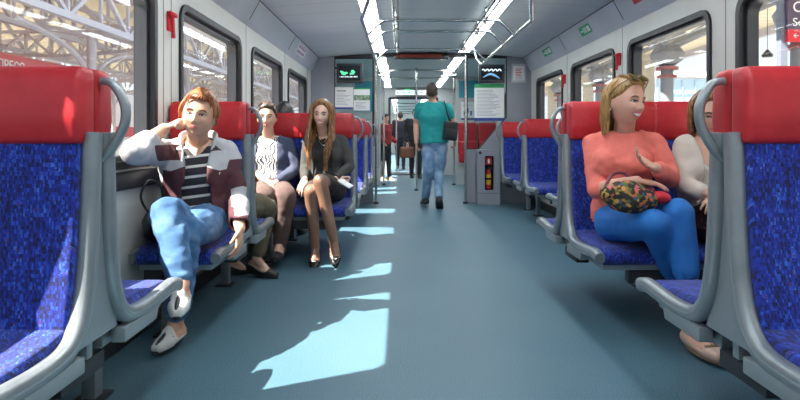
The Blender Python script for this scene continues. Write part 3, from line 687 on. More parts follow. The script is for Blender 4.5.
# blue carriages/fence low beyond the platform
t = thing('platform_fence', 'low blue fence along the far platform edge', 'fence', (12, 35, -.1))
b = MB()
b.box(11.9, 12.0, 8, 60, -.1, .5); b.build('panel', mat('fence_blue', (.10, .16, .42), .6), t, smooth=False)
# station sign
t = thing('station_sign', 'dark purple station sign with a red strip on a grey post', 'sign', (5.2, 7.9, 0))
M_purple = mat('sign_purple', (.09, .06, .11), .5)
sx = 5.0; sy = 8.0
b = MB(); b.box(5.08, 5.17, sy, sy+.1, -.08, 3.5); b.build('post', mat('post_grey_blue', (.16, .18, .24), .5), t, smooth=False)
b = MB(); b.box(5.13, 7.4, sy-.06, sy-.01, 2.40, 3.25); b.build('panel', M_purple, t, smooth=False)
b = MB(); b.box(5.13, 7.4, sy-.065, sy-.01, 2.25, 2.41); b.build('red_strip', M_signred, t, smooth=False)
lettering('Co', .20, (5.19, sy-.068, 2.64), Euler((PI/2, 0, 0)), M_white, 'lettering', t)
lettering('Soln', .155, (5.19, sy-.068, 2.455), Euler((PI/2, 0, 0)), M_white, 'lettering', t)
lettering('← A', .10, (5.19, sy-.072, 2.295), Euler((PI/2, 0, 0)), M_white, 'lettering', t)
t = thing('pendant_lamp', 'small dark lamp hung on a wire outside the platform window', 'lamp', (6.3, 10.2, 2.0))
lx, ly = 6.98, 11.4
b = MB(); b.cyl((lx, ly, 2.62), (lx, ly, 3.6), .006, seg=6); b.build('wire', M_darkgrey, t)
b = MB(); b.tube([(lx, ly, z) for z in (2.5, 2.54, 2.6, 2.64)], [.09, .10, .05, .02], 12); b.build('shade', M_darkgrey, t)
# ---------------------------------------------------------------- people: a body is one continuous skin, clothes and hair are its children
def remeshed(b, name, voxel, m, parent, smooth=3, wrinkle=0.0, wscale=14.0, cut=None, solid=0.0, zones=None, seed=0, stretch=(1, 1, 1)):
    bmesh.ops.recalc_face_normals(b.bm, faces=b.bm.faces[:])
    me = bpy.data.meshes.new('raw'); b.bm.to_mesh(me); b.bm.free()
    o = bpy.data.objects.new('raw', me); C.objects.link(o)
    r = o.modifiers.new('r', 'REMESH'); r.mode = 'VOXEL'; r.voxel_size = voxel; r.use_smooth_shade = True
    if smooth:
        s = o.modifiers.new('s', 'SMOOTH'); s.factor = .5; s.iterations = smooth
    bpy.context.view_layer.update()
    nm = bpy.data.meshes.new_from_object(o.evaluated_get(bpy.context.evaluated_depsgraph_get()))
    bpy.data.objects.remove(o); bpy.data.meshes.remove(me)
    q = MB(); q.bm.from_mesh(nm); bpy.data.meshes.remove(nm)
    bm = q.bm
    # keep only the outer shells of real size (drop trapped inner bubbles)
    bm.normal_update()
    if wrinkle:
        off = V((seed*3.1, seed*1.7, seed))
        for v in bm.verts:
            p = V((v.co.x*stretch[0], v.co.y*stretch[1], v.co.z*stretch[2]))*wscale+off
            n = noise.noise(p)+.5*noise.noise(p*2.1)
            v.co += v.normal*(wrinkle*(n-.15*abs(n)))
    if cut:
        bmesh.ops.delete(bm, geom=[v for v in bm.verts if cut(v.co)], context='VERTS')
        bmesh.ops.delete(bm, geom=[v for v in bm.verts if not v.link_faces], context='VERTS')
        bm.verts.index_update(); seen = set()                      # drop stray crumbs of cloth
        for v0 in list(bm.verts):
            if v0 in seen: continue
            st = [v0]; comp = []; seen.add(v0)
            while st:
                v = st.pop(); comp.append(v)
                for e in v.link_edges:
                    w = e.other_vert(v)
                    if w not in seen: seen.add(w); st.append(w)
            if len(comp) < 120: bmesh.ops.delete(bm, geom=comp, context='VERTS')
        for _ in range(14):                                        # even out the cut edge
            mv = {}
            for v in bm.verts:
                nb = [e.other_vert(v).co for e in v.link_edges if e.is_boundary]
                if len(nb) == 2: mv[v] = v.co*.4+(nb[0]+nb[1])*.3
            for v, c in mv.items(): v.co = c
    val = None
    if zones:
        bm.verts.index_update(); val = [zones(v.co.copy()) for v in bm.verts]
    o = q.build(name, m, parent, angle=75)
    if solid:
        sm = o.modifiers.new('thickness', 'SOLIDIFY'); sm.thickness = solid; sm.offset = -1; sm.use_even_offset = False
    if val:
        at = o.data.attributes.new('zone', 'FLOAT', 'POINT'); at.data.foreach_set('value', val)
    return o

def axes(F, U):
    U = V(U).normalized(); F = V(F); F = (F-U*F.dot(U)).normalized(); S = U.cross(F)   # S: the person's own left
    return S, F, U

class Head:
    def __init__(h, c, F, U=(0, 0, 1), k=1.0, nose=1.0, jaw=.72, cheek=1.0, wd=1.0):
        h.c = V(c); h.S, h.F, h.U = axes(F, U); h.k = k
        h.loc = []; NU, NV = 56, 44; h.NU, h.NV = NU, NV
        for j in range(NV+1):
            th = PI*j/NV; z = math.cos(th); s = math.sin(th)
            for i in range(NU):
                a = 2*PI*i/NU; x, y = s*math.sin(a), -s*math.cos(a)
                low = max(0, -z)**1.3
                X = x*.0735*(1-(1-jaw)*low*(1.2 if y < 0 else 1)); Y = y*(.094 if y < 0 else .100)*(1-.42*low if y > 0 else 1-.06*low); Z = z*(.116 if z > 0 else .121)+.002
                if y < 0:
                    g = lambda cx, cz, sx, sz: math.exp(-((X-cx)/sx)**2-((Z-cz)/sz)**2)
                    d = 0
                    d += .021*nose*g(0, -.030, .011, .013)+.011*nose*g(0, -.008, .008, .020)+.006*(g(.013, -.034, .008, .008)+g(-.013, -.034, .008, .008))
                    d -= .010*(g(.031, .002, .016, .012)+g(-.031, .002, .016, .012))
                    d += .004*(g(.03, .024, .02, .008)+g(-.03, .024, .02, .008))
                    d += .006*cheek*(g(.040, -.030, .018, .018)+g(-.040, -.030, .018, .018))
                    d += .005*g(0, -.062, .022, .010)+.009*g(0, -.098, .020, .014)-.003*g(0, -.078, .018, .006)
                    Y -= d
                h.loc.append(V((X*wd, Y, Z)))
    def w(h, p): return h.c+(h.S*p[0]-h.F*p[1]+h.U*p[2])*h.k     # head space: x own left, y backwards, z up
    def fy(h, x, z):                                              # depth of the face surface at (x, z)
        best = sorted(((p.x-x)**2+(p.z-z)**2, p.y) for p in h.loc if p.y < .01)[:4]
        ws = [1/(d+1e-7) for d, _ in best]; return sum(w*y for w, (_, y) in zip(ws, best))/sum(ws)
    def add(h, b, sc=1.0):
        R = [[h.w(h.loc[j*h.NU+i]*sc) for i in range(h.NU)] for j in range(1, h.NV)]
        b.rings(R)
        for s in (-1, 1):                                         # ears
            b.ell(h.w((s*.074, .012, -.008)), (h.S, h.F, h.U), (.010*h.k, .017*h.k, .030*h.k), 10, 8)

def hairline(pts):
    def f(az):
        az = abs(az)
        for (a, z), (c, w) in zip(pts, pts[1:]):
            if a <= az <= c: return z+(w-z)*(az-a)/(c-a)
        return pts[-1][1]
    return f
def hair_cap(b, h, line, th=.016, top=.02, part=0.0, seed=0):
    hf = hairline(line); R = []
    for j in range(1, h.NV):
        r = []
        for i in range(h.NU):
            p = h.loc[j*h.NU+i]; az = math.degrees(math.atan2(p.x, -p.y)); u = (p.z-hf(az))/.018
            u = max(0.0, min(1.0, u)); u = u*u*(3-2*u)
            n = noise.noise(V((p.x*60+seed, p.y*60, p.z*14)))*.004
            d = (th+top*max(0, p.z/.116)**2+n)*u-.012*(1-u)
            q = p.copy(); rad = V((p.x, p.y, max(p.z, -.02)*.8)); q += rad.normalized()*d; r.append(h.w(q))
        R.append(r)
    b.rings(R)
def lock(b, h, pts, r0, r1, world=None):
    q = smoothpath([h.w(p) for p in pts]+[V(p) for p in (world or [])], 5); n = len(q)
    b.tube(q, [(r0+(r1-r0)*k/(n-1))*(1 if k < n*.7 else 1-(k/(n-1)-.7)/.3*.75) for k in range(n)], 7, flat=.8)

IRIS = {k: mat('iris_'+k, c, .15) for k, c in (('brown', (.05, .025, .012)), ('grey', (.10, .13, .16)))}
M_eye = mat('eye_white', (.78, .76, .73), .2); M_lash = mat('lash_dark', (.025, .015, .012), .6); M_teeth = mat('teeth', (.85, .83, .78), .3)
def face(body, h, brow, lipc, iris='brown', smile=0.0, gaze=(0, 0), lids=.35, teeth=False, browh=.024, bt=.0035):
    k = h.k
    for s in (-1, 1):
        cx = s*.031; cy = h.fy(cx, .002)
        c = (cx, cy+.0055, .002); b = MB(); b.ell(h.w(c), (h.S, h.F, h.U), (.0145*k, .0105*k, .0078*k*(1-lids*.5)), 14, 10); e = b.build('eye', M_eye, body)
        g = (cx+gaze[0]*.004, cy-.0022, .002+gaze[1]*.002); b = MB(); b.ell(h.w(g), (h.S, h.F, h.U), (.0062*k, .004*k, .0064*k*(1-lids*.5)), 12, 8); b.build('iris', IRIS[iris], e)
        b = MB(); up = smoothpath([h.w((cx+s*dx, h.fy(cx+s*dx, dz)-.0015, dz)) for dx, dz in ((-.016, .001), (-.008, .0085-.004*lids), (.004, .0095-.004*lids), (.016, .002))], 4); b.tube(up, [.0012*k]+[.0026*k]*(len(up)-2)+[.0012*k], 6); b.build('eyelashes', M_lash, body)
        b = MB(); bp = smoothpath([h.w((s*x, h.fy(s*x, z)-.001, z)) for x, z in ((.014, browh-.002), (.026, browh+.003), (.038, browh+.002), (.048, browh-.005))], 4); b.tube(bp, [bt*k*(.5+.7*math.sin(PI*(.15+.75*i/(len(bp)-1)))) for i in range(len(bp))], 6); b.build('eyebrow', brow, body)
    zm = -.060; cw = .023+.007*smile; cz = .009*smile; gap = .0065*smile if teeth else .0005
    f = lambda x, z: h.w((x, h.fy(x, z)-.0008, z))
    if teeth:
        b = MB(); tp = [f(-cw*.8+cw*1.6*i/8, zm-.001+cz*.75*(abs(i-4)/4)**2) for i in range(9)]; b.tube([p+h.F*.0005 for p in tp], [gap*.9*k*max(.15, 1-(abs(i-4)/4)**2*.8) for i in range(9)], 8, flat=.4); b.build('teeth', M_teeth, body)
    b = MB()
    for sgn in (1, -1):
        pts = [f(-cw+2*cw*i/10, zm+sgn*(gap+.0035)*(1-(abs(i-5)/5)**2)+cz*(abs(i-5)/5)**2) for i in range(11)]
        b.tube(pts, [(.0012+.0032*(1-(abs(i-5)/5)**2))*k for i in range(11)], 8, flat=.8)
    b.build('lips', lipc, body)

def torso_loft(b, J, k, g, lo=0, hi=6, fem=True):
    S0 = (J['hipL']-J['hipR']).normalized(); S1 = (J['shL']-J['shR']).normalized()
    Pp, Pc, Pn = J['pelvis'], J['chest'], J['neck']; mid = (Pp+Pc)*.5+J.get('bend', V((0, 0, 0)))
    sec = [(Pp+(Pp-mid).normalized()*.10, S0, .10, .085), (Pp, S0, .168, .120), (Pp.lerp(mid, .6), S0.lerp(S1, .3), .150, .112), (mid.lerp(Pc, .15), S0.lerp(S1, .5), .128 if fem else .145, .098), (Pc, S1, .150 if fem else .172, .112), (Pc.lerp(Pn, .60), S1, .128 if fem else .155, .082), (Pn, S1, .062, .056)]
    sec = sec[lo:hi+1]; R = []
    for i, (c, s, rx, ry) in enumerate(sec):
        a = sec[max(0, i-1)][0]; e = sec[min(len(sec)-1, i+1)][0]; u = (e-a).normalized(); s = (s-u*s.dot(u)).normalized(); f = s.cross(u)
        rx = rx*k+g; ry = ry*k+g; ring = []
        for q in range(28):
            t = 2*PI*q/28; cc, ss = math.cos(t), math.sin(t); e_ = .84
            ring.append(c+s*(rx*math.copysign(abs(cc)**e_, cc))+f*(ry*math.copysign(abs(ss)**e_, ss)))
        R.append(ring)
    # densify between sections
    D = []
    for i in range(len(R)-1):
        for t in (0, .33, .66): D.append([R[i][q].lerp(R[i+1][q], t) for q in range(28)])
    D.append(R[-1]); b.rings(D)
def traps(b, J, k, g):
    for s in 'LR': b.cap(J['neck']+(J['chest']-J['neck'])*.08, J['sh'+s], .040*k+g, .043*k+g)
def limb(b, pts, rad, g=0, upto=None):
    pts = [V(p) for p in pts]
    if upto is not None:                         # stop part way along (in segments)
        n = int(upto); fr = upto-n
        if n < len(pts)-1:
            rad = list(rad[:n+1])+[rad[n]+(rad[n+1]-rad[n])*fr]; pts = pts[:n+1]+[pts[n].lerp(pts[n+1], fr)]
    for i in range(len(pts)-1):
        if (pts[i+1]-pts[i]).length > 1e-4: b.cap(pts[i], pts[i+1], rad[i]+g, rad[i+1]+g)
def leg_pts(J, s):
    H, K, A = J['hip'+s], J['kn'+s], J['an'+s]
    calf = K.lerp(A, .33); back = (J['calfback'+s] if 'calfback'+s in J else V((0, 0, 0)))
    return [H, H.lerp(K, .5), K, calf+back, K.lerp(A, .7), A]
def hand(b, W, D, N, right, curl=.4, k=1.0, spread=.1, thumb=.6, point=None):
    D = V(D).normalized(); N = V(N); N = (N-D*N.dot(D)).normalized(); T = D.cross(N)*(1 if right else -1)
    off = (.031, .0105, -.0105, -.030); ln = (.070, .078, .073, .056)
    for i in range(4):
        kn = W+(D*(.088-.006*abs(i-1.2))+T*off[i])*k; b.cap(W+T*(off[i]*.55*k)+D*.008, kn, .0135*k, .0118*k, 10)
        d = (D+T*(spread*(1.3-i))).normalized(); p = kn; c = curl[i] if hasattr(curl, '__len__') else curl*(1+.12*i); L = ln[i]*k
        for sgm, (f, r0, r1) in enumerate(((.45, .0095, .0085), (.31, .0085, .0076), (.24, .0076, .0064))):
            a = c*(.8, 1.0, .7)[sgm]; ax = D.cross(N); d = (Matrix.Rotation(a, 3, ax) @ d).normalized(); e = p+d*(L*f); b.cap(p, e, r0*k, r1*k, 10); p = e
    p = W+(T*.020+D*.022)*k; d = (T*.8+D*.65+N*.15).normalized(); e = p+d*.042*k; b.cap(p, e, .0135*k, .0105*k, 10)
    d2 = (d*(1-thumb*.5)+D*.6+N*thumb*.4).normalized(); f = e+d2*.03*k; b.cap(e, f, .0105*k, .009*k, 10); b.cap(f, f+(d2+N*thumb*.3).normalized()*.022*k, .009*k, .0075*k, 10)
def foot_pieces(b, A, D, k=1.0, g=0.0, U=(0, 0, 1), heel=0.0):
    D = V(D).normalized(); U = V(U); U = (U-D*U.dot(D)).normalized(); S = U.cross(D)
    hb = A-U*(.055*k)-D*(.035*k); ball = A-U*(.068*k)+D*(.115*k); toe = A-U*(.074*k)+D*(.175*k)
    b.cap(A, hb, .036*k+g, .034*k+g); b.cap(A+D*.01, ball, .036*k+g, .026*k+g)
    for s, w in ((.020, .026), (-.018, .024)): b.cap(hb+S*s*.3*k, ball+S*s*k, .032*k+g, w*k+g); b.cap(ball+S*s*k, toe+S*s*.55*k, w*k+g, .017*k+g)
    return D, U, S, hb, toe
def shoe(name_parent, A, D, k, m_up, m_sole, U=(0, 0, 1), open_top=True, mule=False, g=.006, label=None):
    b = MB(); D, U, S, hb, toe = foot_pieces(b, A, D, k, g, U); base = hb-U*(.034*k+g)
    def cut(p):
        q = p-base; t = q.dot(D)/(.26*k); h = q.dot(U)
        if not open_top: return h > .115*k
        lim = .056 if t < .08 else .056-(t-.08)*.09 if t < .42 else .026+(t-.42)*.02
        if t > .60: lim = .2
        if mule: lim = .022+max(0, t-.1)*.03 if t < .40 else .2
        return h > lim*k+.008
    o = remeshed(b, 'shoe', .0065, m_up, name_parent, 2, cut=cut, solid=.003)
    if label: o['label'] = label
    b = MB(); n = 16; ring = []
    for q in range(n):
        a = 2*PI*q/n; u = .113*k+.128*k*math.cos(a); w = (.040-.008*math.cos(a))*k*math.sin(a)*(1.0 if math.cos(a) > -.2 else .85)
        ring.append(base+D*(u-.003)+S*w*1.08)
    b.rings([[p+U*.010 for p in ring], [p-U*.004 for p in ring]]); b.build('sole', m_sole, o)
    return o

SKIN = {}
def skin(name, c): SKIN[name] = mottle('skin_'+name, [tuple(x*.94 for x in c), c, (min(1, c[0]*1.05), c[1]*1.0, c[2]*.98)], 22, .5, sheen=0); return SKIN[name]
LA = (.046, .043, .037, .038, .032, .025)        # shoulder, mid, elbow, forearm, , wrist
def arm_pts(J, s):
    a, e, w = J['sh'+s], J['el'+s], J['wr'+s]; return [a, a.lerp(e, .5), e, e.lerp(w, .3), e.lerp(w, .7), w]
def make_body(name, label, J, h, m, k=1.0, fem=True, hands=None, voxel=.0055, feet=True, group=None, bust=True, tk=1.0, arms='LR'):
    root_loc = V((J['pelvis'].x, J['pelvis'].y, 0))
    b = MB(); torso_loft(b, J, k*tk, 0, fem=fem)
    J['k'] = k; J['tk'] = tk; J['fem'] = fem
    nk = h.c-h.U*.055*h.k-h.F*(-.012); b.cap(J['neck']-(h.U*.03), nk, .053*k, .050*k); h.add(b)
    traps(b, J, k, 0)
    for s in 'LR':
        if s in arms: limb(b, arm_pts(J, s), [r*k*(1 if fem else 1.15) for r in LA])
        limb(b, leg_pts(J, s), [r*k for r in (.085, .078, .056, .055, .042, .035)])
        if hands and s in hands:
            q = hands[s]; hand(b, J['wr'+s], q[0], q[1], s == 'R', k=q[3] if len(q) > 3 else (.98 if fem else 1.08)*k, curl=q[2], thumb=q[4] if len(q) > 4 else .6)
        if feet: foot_pieces(b, J['an'+s], J['ft'+s], J.get('fk', k), 0, J.get('fu'+s, (0, 0, 1)))
    if bust and fem: bust_pieces(b, J, k, 0)
    me = remeshed(b, name, voxel, m, None, 2)
    bmv = me.data; off = root_loc
    bmv.transform(Matrix.Translation(-off)); me.location = off
    tag(me, label, 'person', group)
    return me
def bust_pieces(b, J, k, g):
    S = (J['shL']-J['shR']).normalized(); U = (J['neck']-J['chest']).normalized(); F = S.cross(U)
    for s in (-1, 1): b.ell(J['chest']+S*(s*.072*k)+F*(.070*k)-U*.02, (S, F, U), (.058*k+g, .046*k+g, .062*k+g))
def top_pieces(J, g, sleeve=2.0, lo=1, hi=6, k=None, arms='LR', bust=True, ag=None):
    k = k or J['k']; b = MB(); torso_loft(b, J, k*J['tk'], g, lo, hi, J['fem'])
    if hi > 4: traps(b, J, k, g*.7)
    for s in arms: limb(b, arm_pts(J, s), [r*k*(1 if J['fem'] else 1.15) for r in LA], ag if ag is not None else g, sleeve if not isinstance(sleeve, dict) else sleeve[s])
    if J['fem'] and bust: bust_pieces(b, J, k, g*.6)
    return b
def trouser_pieces(J, g, upto=5.0, lo=0, hi=2, k=None, gl=None):
    k = k or J['k']; b = MB(); torso_loft(b, J, k*J['tk'], g, lo, hi, J['fem'])
    for s in 'LR': limb(b, leg_pts(J, s), [r*k for r in (.085, .080, .058, .054, .046, .040)], gl if gl is not None else g, upto if not isinstance(upto, dict) else upto[s])
    return b
def hair_mat(name, cols, stretch=(60, 60, 7)): return mottle(name, cols, 2.2, .42, .25, stretch, 3)
M_lip = mat('lips_rose', (.48, .17, .15), .35); M_lipr = mat('lips_pink', (.55, .16, .17), .35)
# ================================================================ the red-haired woman in the white and maroon jacket
sk = skin('warm_sunny', (.60, .33, .22))
J = dict(pelvis=V((-1.10, 3.22, .56)), chest=P(198, 172, 3.20), neck=P(199, 142, 3.23), shR=P(170, 152, 3.20), shL=P(226, 152, 3.26),
         hipR=V((-1.19, 3.16, .55)), hipL=V((-1.00, 3.16, .55)), elR=P(137, 150, 2.85), wrR=P(165, 128, 3.03), elL=P(236, 198, 3.20), wrL=P(240, 229, 3.00),
         knR=P(168, 213, 2.72), anR=P(181, 284, 2.55), knL=P(186, 232, 2.76), anL=P(176, 322, 2.86), ftR=(.22, -.95, -.08), ftL=(-.17, -.98, -.02), fk=.90)
J['fuR'] = (0, -.1, .98)
h = Head(P(199.5, 115, 3.12), (.10, -1, -.06), (.15, .0, 1), 1.03, jaw=.86, nose=1.05, wd=1.12)
W = make_body('person', 'woman with short red hair in white and maroon jacket, cheek on fist, legs crossed', J, h, sk, 1.06, hands={'R': ((.88, .12, .42), (.35, .35, -.8), 1.35, .92), 'L': ((.05, -.42, -.9), (-1, 0, .1), .35, 1.0)}, tk=1.05)
face(W, h, mat('brow_ginger', (.20, .08, .04), .7), M_lip, 'grey', smile=-.15, lids=.55)
HR = hair_mat('hair_red', [(.10, .03, .012), (.29, .088, .03), (.44, .18, .07)])
b = MB(); hair_cap(b, h, [(0, .070), (40, .062), (62, .03), (78, -.01), (100, -.04), (180, -.085)], .012, .010, seed=1)
for s in (-1, 1):
    for i in range(9): 
        a = math.radians(66+i*12); x, y = s*math.sin(a)*.083, -math.cos(a)*.105
        lock(b, h, [(x*.7, y*.7, .088), (x*1.02, y*1.0, .045), (x*(1.14 if s < 0 else 1.07), y*1.05, .012), (x*(1.10 if s < 0 else 1.04)+s*.004*(i % 3), y*1.03, (-.008 if i < 3 else -.035)-.010*(i % 3))], .014, .007)
for i in range(10):
    x = -.05+.011*i; lock(b, h, [(.03, -.02, .118), (x*.6+.02, -.072, .104), (x*1.2+.01, -.088+5*x*x, .086), (x*1.5+.006, -.080+9*x*x, .070-(.03 if abs(x) > .03 else 0))], .009, .005)
b.build('hair', HR, W)
# striped shirt, then the open jacket over it
M_stripe = mat('striped_knit', (.03, .03, .035), .85)
def stripes():
    n, l, bb = nodes(M_stripe); tc = n.new('ShaderNodeTexCoord'); s = n.new('ShaderNodeSeparateXYZ'); l.new(tc.outputs['Object'], s.inputs[0])
    f = fmath(n, l, 'FRACT', fmath(n, l, 'DIVIDE', fmath(n, l, 'ADD', s.outputs[2], fmath(n, l, 'MULTIPLY', s.outputs[0], -.12)), .052)); g = fmath(n, l, 'LESS_THAN', f, .26)
    mx = n.new('ShaderNodeMix'); mx.data_type = 'RGBA'; l.new(g, mx.inputs[0]); mx.inputs[6].default_value = (.025, .022, .03, 1); mx.inputs[7].default_value = (.62, .6, .56, 1); l.new(mx.outputs[2], bb.inputs['Base Color'])
stripes()
S1 = (J['shL']-J['shR']).normalized(); U1 = V((0, 0, 1)); F1 = S1.cross(U1)
nk = J['neck']
def vneck(p, w=.9, dep=.12, nk=nk, S=S1, F=F1):
    q = p-nk; return q.dot(F) > .0 and q.z > -dep+abs(q.dot(S))*w
remeshed(top_pieces(J, .010, 0, 1, 6, arms=''), 'striped_shirt', .008, M_stripe, W, 3, .004, 12, cut=lambda p: vneck(p, 1.1, .075), solid=.003)
M_jw = mottle('jacket_white', [(.42, .42, .44), (.46, .45, .47)], 6, .8); M_jm = mottle('jacket_maroon', [(.075, .018, .026), (.11, .03, .036)], 8, .8); M_jl = mat('jacket_lining', (.12, .05, .05), .9)
pel = J['pelvis']
def jcut(p):
    q = p-nk; f = (p-(pel if p.z < .8 else nk)).dot(F1); x = q.dot(S1)-.005
    if q.z > -.02 and abs(x) < .075 and q.length < .11 and q.dot(F1) > -.03: return True
    if p.z < .585 and p.y < 3.02: return True
    return f > .02 and abs(x) < (.050+max(0, .10+q.z)*.2 if q.z < 0 else .06)+ (0.02 if q.z < -.22 else 0)
def jz(p):                                   # above zero the cloth is maroon
    q = p-nk; x = q.dot(S1); dl = (p-J['shL']).length
    yoke = -.105-.35*abs(x)+.55*max(0, abs(x)-.12)
    v = min(yoke-q.z, .155+.12*max(0, -.1-q.z)-abs(x))              # maroon fronts below a white yoke
    if x < 0: v = max(v, min(-.012-q.z, q.z+.092, -.070-x, x+.165)) # patch on her own right shoulder
    if x > .13: v = max(v, min(dl-.095, .225-dl, .262-x, x-.165+.25*(dl-.1)))   # chevron on the sleeve
    return max(v, -.33-q.z) if abs(x) < .2 or q.z < -.2 and x > .15 and p.z < .60 else v
b = top_pieces(J, .028, {'L': 4.85, 'R': 3.1}, 1, 5, ag=.020)
limb(b, [J['shR'].lerp(J['elR'], .35), J['elR'], J['elR'].lerp(J['wrR'], .18)], [.075, .072, .055])
M_jk = mat('jacket_two_tone', (.6, .6, .6), .8)
def jk_nodes():
    n, l, bb = nodes(M_jk); a = n.new('ShaderNodeAttribute'); a.attribute_name = 'zone'; g = fmath(n, l, 'GREATER_THAN', a.outputs['Fac'], 0.0)
    mx = n.new('ShaderNodeMix'); mx.data_type = 'RGBA'; l.new(g, mx.inputs[0]); mx.inputs[6].default_value = (.44, .43, .45, 1); mx.inputs[7].default_value = (.075, .020, .028, 1); l.new(mx.outputs[2], bb.inputs['Base Color'])
jk_nodes()
remeshed(b, 'jacket', .0085, M_jk, W, 3, .014, 12, cut=jcut, solid=.006, zones=jz, seed=4)
b = MB(); Hc = P(198, 140, 3.20)                                   # turned-down collar
for s in (-1, 1): b.tube(smoothpath([nk+S1*(s*.02)-F1*.075+V((0, 0, .045)), nk+S1*(s*.085)-F1*.01+V((0, 0, .035)), nk+S1*(s*.082)+F1*.06-V((0, 0, .005)), nk+S1*(s*.062)+F1*.105-V((0, 0, .075))], 4), [.022]*10+[.014, .012, .01], 8, flat=.5)
b.build('collar', M_jw, W)
M_jean = mottle('denim_light', [(.03, .085, .20), (.055, .14, .29), (.12, .23, .40)], 9, .9, .15, (1, 1, 1.2))
remeshed(trouser_pieces(J, .014, {'L': 4.55, 'R': 4.55}, gl=.014), 'jeans', .008, M_jean, W, 3, .010, 12, seed=2, stretch=(1, 1, 1.4))
M_shw = mat('shoe_white', (.62, .60, .58), .6); M_shb = mat('shoe_black', (.02, .02, .022), .5)
for s in 'RL':
    A = J['an'+s]; D = V(J['ft'+s]).normalized(); o = shoe(W, A, D, .90, M_shw, M_shb, J.get('fu'+s, (0, 0, 1)), mule=True)
    U = V(J.get('fu'+s, (0, 0, 1))); U = (U-D*U.dot(D)).normalized(); S = U.cross(D); b = MB()
    pts = [A+D*t-U*z for t, z in ((.070, .018), (.10, .029), (.135, .041), (.165, .056))]
    b.tube(pts, .009, 6); b.tube([A+D*.085+S*.035-U*.045, A+D*.09-U*.022, A+D*.085-S*.035-U*.045], .008, 6); b.build('trim_bands', M_shb, o)
# black shoulder bag tucked beside her
t = thing('shoulder_bag', 'black soft bag with a thin strap tucked between the red-haired woman and the wall', 'bag', (-1.24, 3.1, .47))
b = MB(); b.ell((-1.255, 3.08, .55), (V((1, 0, 0)), V((0, 1, 0)), V((0, 0, 1))), (.05, .12, .09)); remeshed(b, 'pouch', .01, M_shb, t, 2, .008, 14)
b = MB(); b.tube(smoothpath([(-1.25, 3.0, .60), (-1.27, 2.94, .70), (-1.24, 2.96, .78), (-1.22, 3.06, .74), (-1.23, 3.12, .62)], 5), .006, 6); b.build('strap', M_shb, t)

# ================================================================ the long-haired young woman with tan tights
sk = skin('fair', (.74, .48, .37)); tights = mottle('tan_tights', [(.20, .105, .07), (.27, .15, .105), (.33, .19, .135)], 4, .38)
J = dict(pelvis=V((-.61, 4.98, .56)), chest=P(325, 156, 5.02), neck=P(324, 135, 5.06), shR=P(308, 141, 5.05), shL=P(342, 141, 5.07),
         hipR=V((-.69, 4.95, .55)), hipL=V((-.53, 4.95, .55)), elR=P(305, 168, 5.0), wrR=P(305, 179, 4.78), elL=P(350, 167, 4.98), wrL=P(336, 178, 4.76),
         knL=P(320, 181, 4.53), anL=P(334, 242, 4.60), knR=P(311, 192, 4.55), anR=P(315, 248, 4.70), ftL=(.12, -.72, -.62), ftR=(.05, -.88, -.34))
J['fuL'] = (0, -.6, .7); J['fuR'] = (0, -.35, .9)
h = Head(P(322, 115.5, 4.98), (-.05, -1, -.02), (.05, 0, 1), .98, jaw=.68, nose=.85)
def gz(p): return 0
W = make_body('person', 'smiling long-haired young woman in dark cardigan, legs crossed in tan tights', J, h, sk, .90, hands={'R': ((-.25, -.35, -.85), (.1, 1, -.3), .35, .92), 'L': ((.85, -.1, -.45), (.2, -.5, .8), .8, .92)}, tk=.98)
face(W, h, mat('brow_brown', (.07, .035, .02), .7), M_lipr, 'brown', smile=1.0, lids=.3, teeth=True)
HB = hair_mat('hair_chestnut', [(.06, .024, .010), (.20, .085, .03), (.46, .24, .08)])
b = MB(); hair_cap(b, h, [(0, .080), (22, .074), (45, .045), (60, .0), (75, -.04), (90, -.06), (180, -.10)], .016, .012, seed=3)
rn = random.Random(4)
for s in (-1, 1):
    for i in range(16):
        a = math.radians(58+i*7.5); x, y = s*math.sin(a)*.088, -math.cos(a)*.105; fr = 1 if i < 12 else 0
        L = .38+.10*rn.random() if i < 12 else .28; wv = .012*math.sin(i*1.9)
        lock(b, h, [(x*.55, y*.6, .108), (x*1.02, y*1.0, .06), (x*1.10, y*1.05, -.02), (x*1.16, y*1.02-.015*fr, -.10), (x*1.2+wv, (y*.8-.055 if fr else y*1.05), -.19), (x*1.08-wv, (y*.4-.105 if fr else y), -.28), (x*.86+wv, (y*.3-.118 if fr else y), -L)], .019, .012)
b.build('hair', HB, W)
M_card = mottle('cardigan_charcoal', [(.035, .035, .034), (.06, .06, .056)], 12, .9); M_blk = mat('black_knit', (.015, .015, .017), .85)
S1 = (J['shL']-J['shR']).normalized(); F1 = S1.cross(V((0, 0, 1))); nk = J['neck']
remeshed(top_pieces(J, .006, 0, 1, 6, arms=''), 'black_top', .008, M_blk, W, 3, .003, 12, cut=lambda p, nk=nk, S=S1, F=F1: vneck(p, .9, .055, nk, S, F), solid=.003)
M_must = mottle('mustard_print', [(.015, .015, .015), (.02, .02, .018), (.5, .28, .04)], 55, .8, lo=.45, hi=.62)
def ccut(p, nk=nk, S1=S1, F1=F1):
    q = p-nk; x = q.dot(S1); return (q.dot(F1) > -.02 and abs(x) < .05+.03*max(0, -q.z)/.3) and q.z < .05 or (q.z > -.03 and abs(x) < .075) or (p.z < .60 and p.y < 4.87)
remeshed(top_pieces(J, .018, 4.55, 1, 6, ag=.010), 'cardigan', .008, M_card, W, 3, .006, 13, cut=ccut, solid=.004, seed=6)
remeshed(trouser_pieces(J, .016, {'L': 1.45, 'R': 1.45}, 0, 2, gl=.018), 'skirt', .009, mottle('skirt_brown', [(.022, .016, .015), (.05, .035, .03)], 10, .85), W, 4, .006, 11)
remeshed(trouser_pieces(J, .004, {'L': 5.0, 'R': 5.0}, 0, 1, gl=.0015), 'tights', .0065, tights, W, 3)
M_pump = mat('pump_black', (.02, .018, .018), .25)
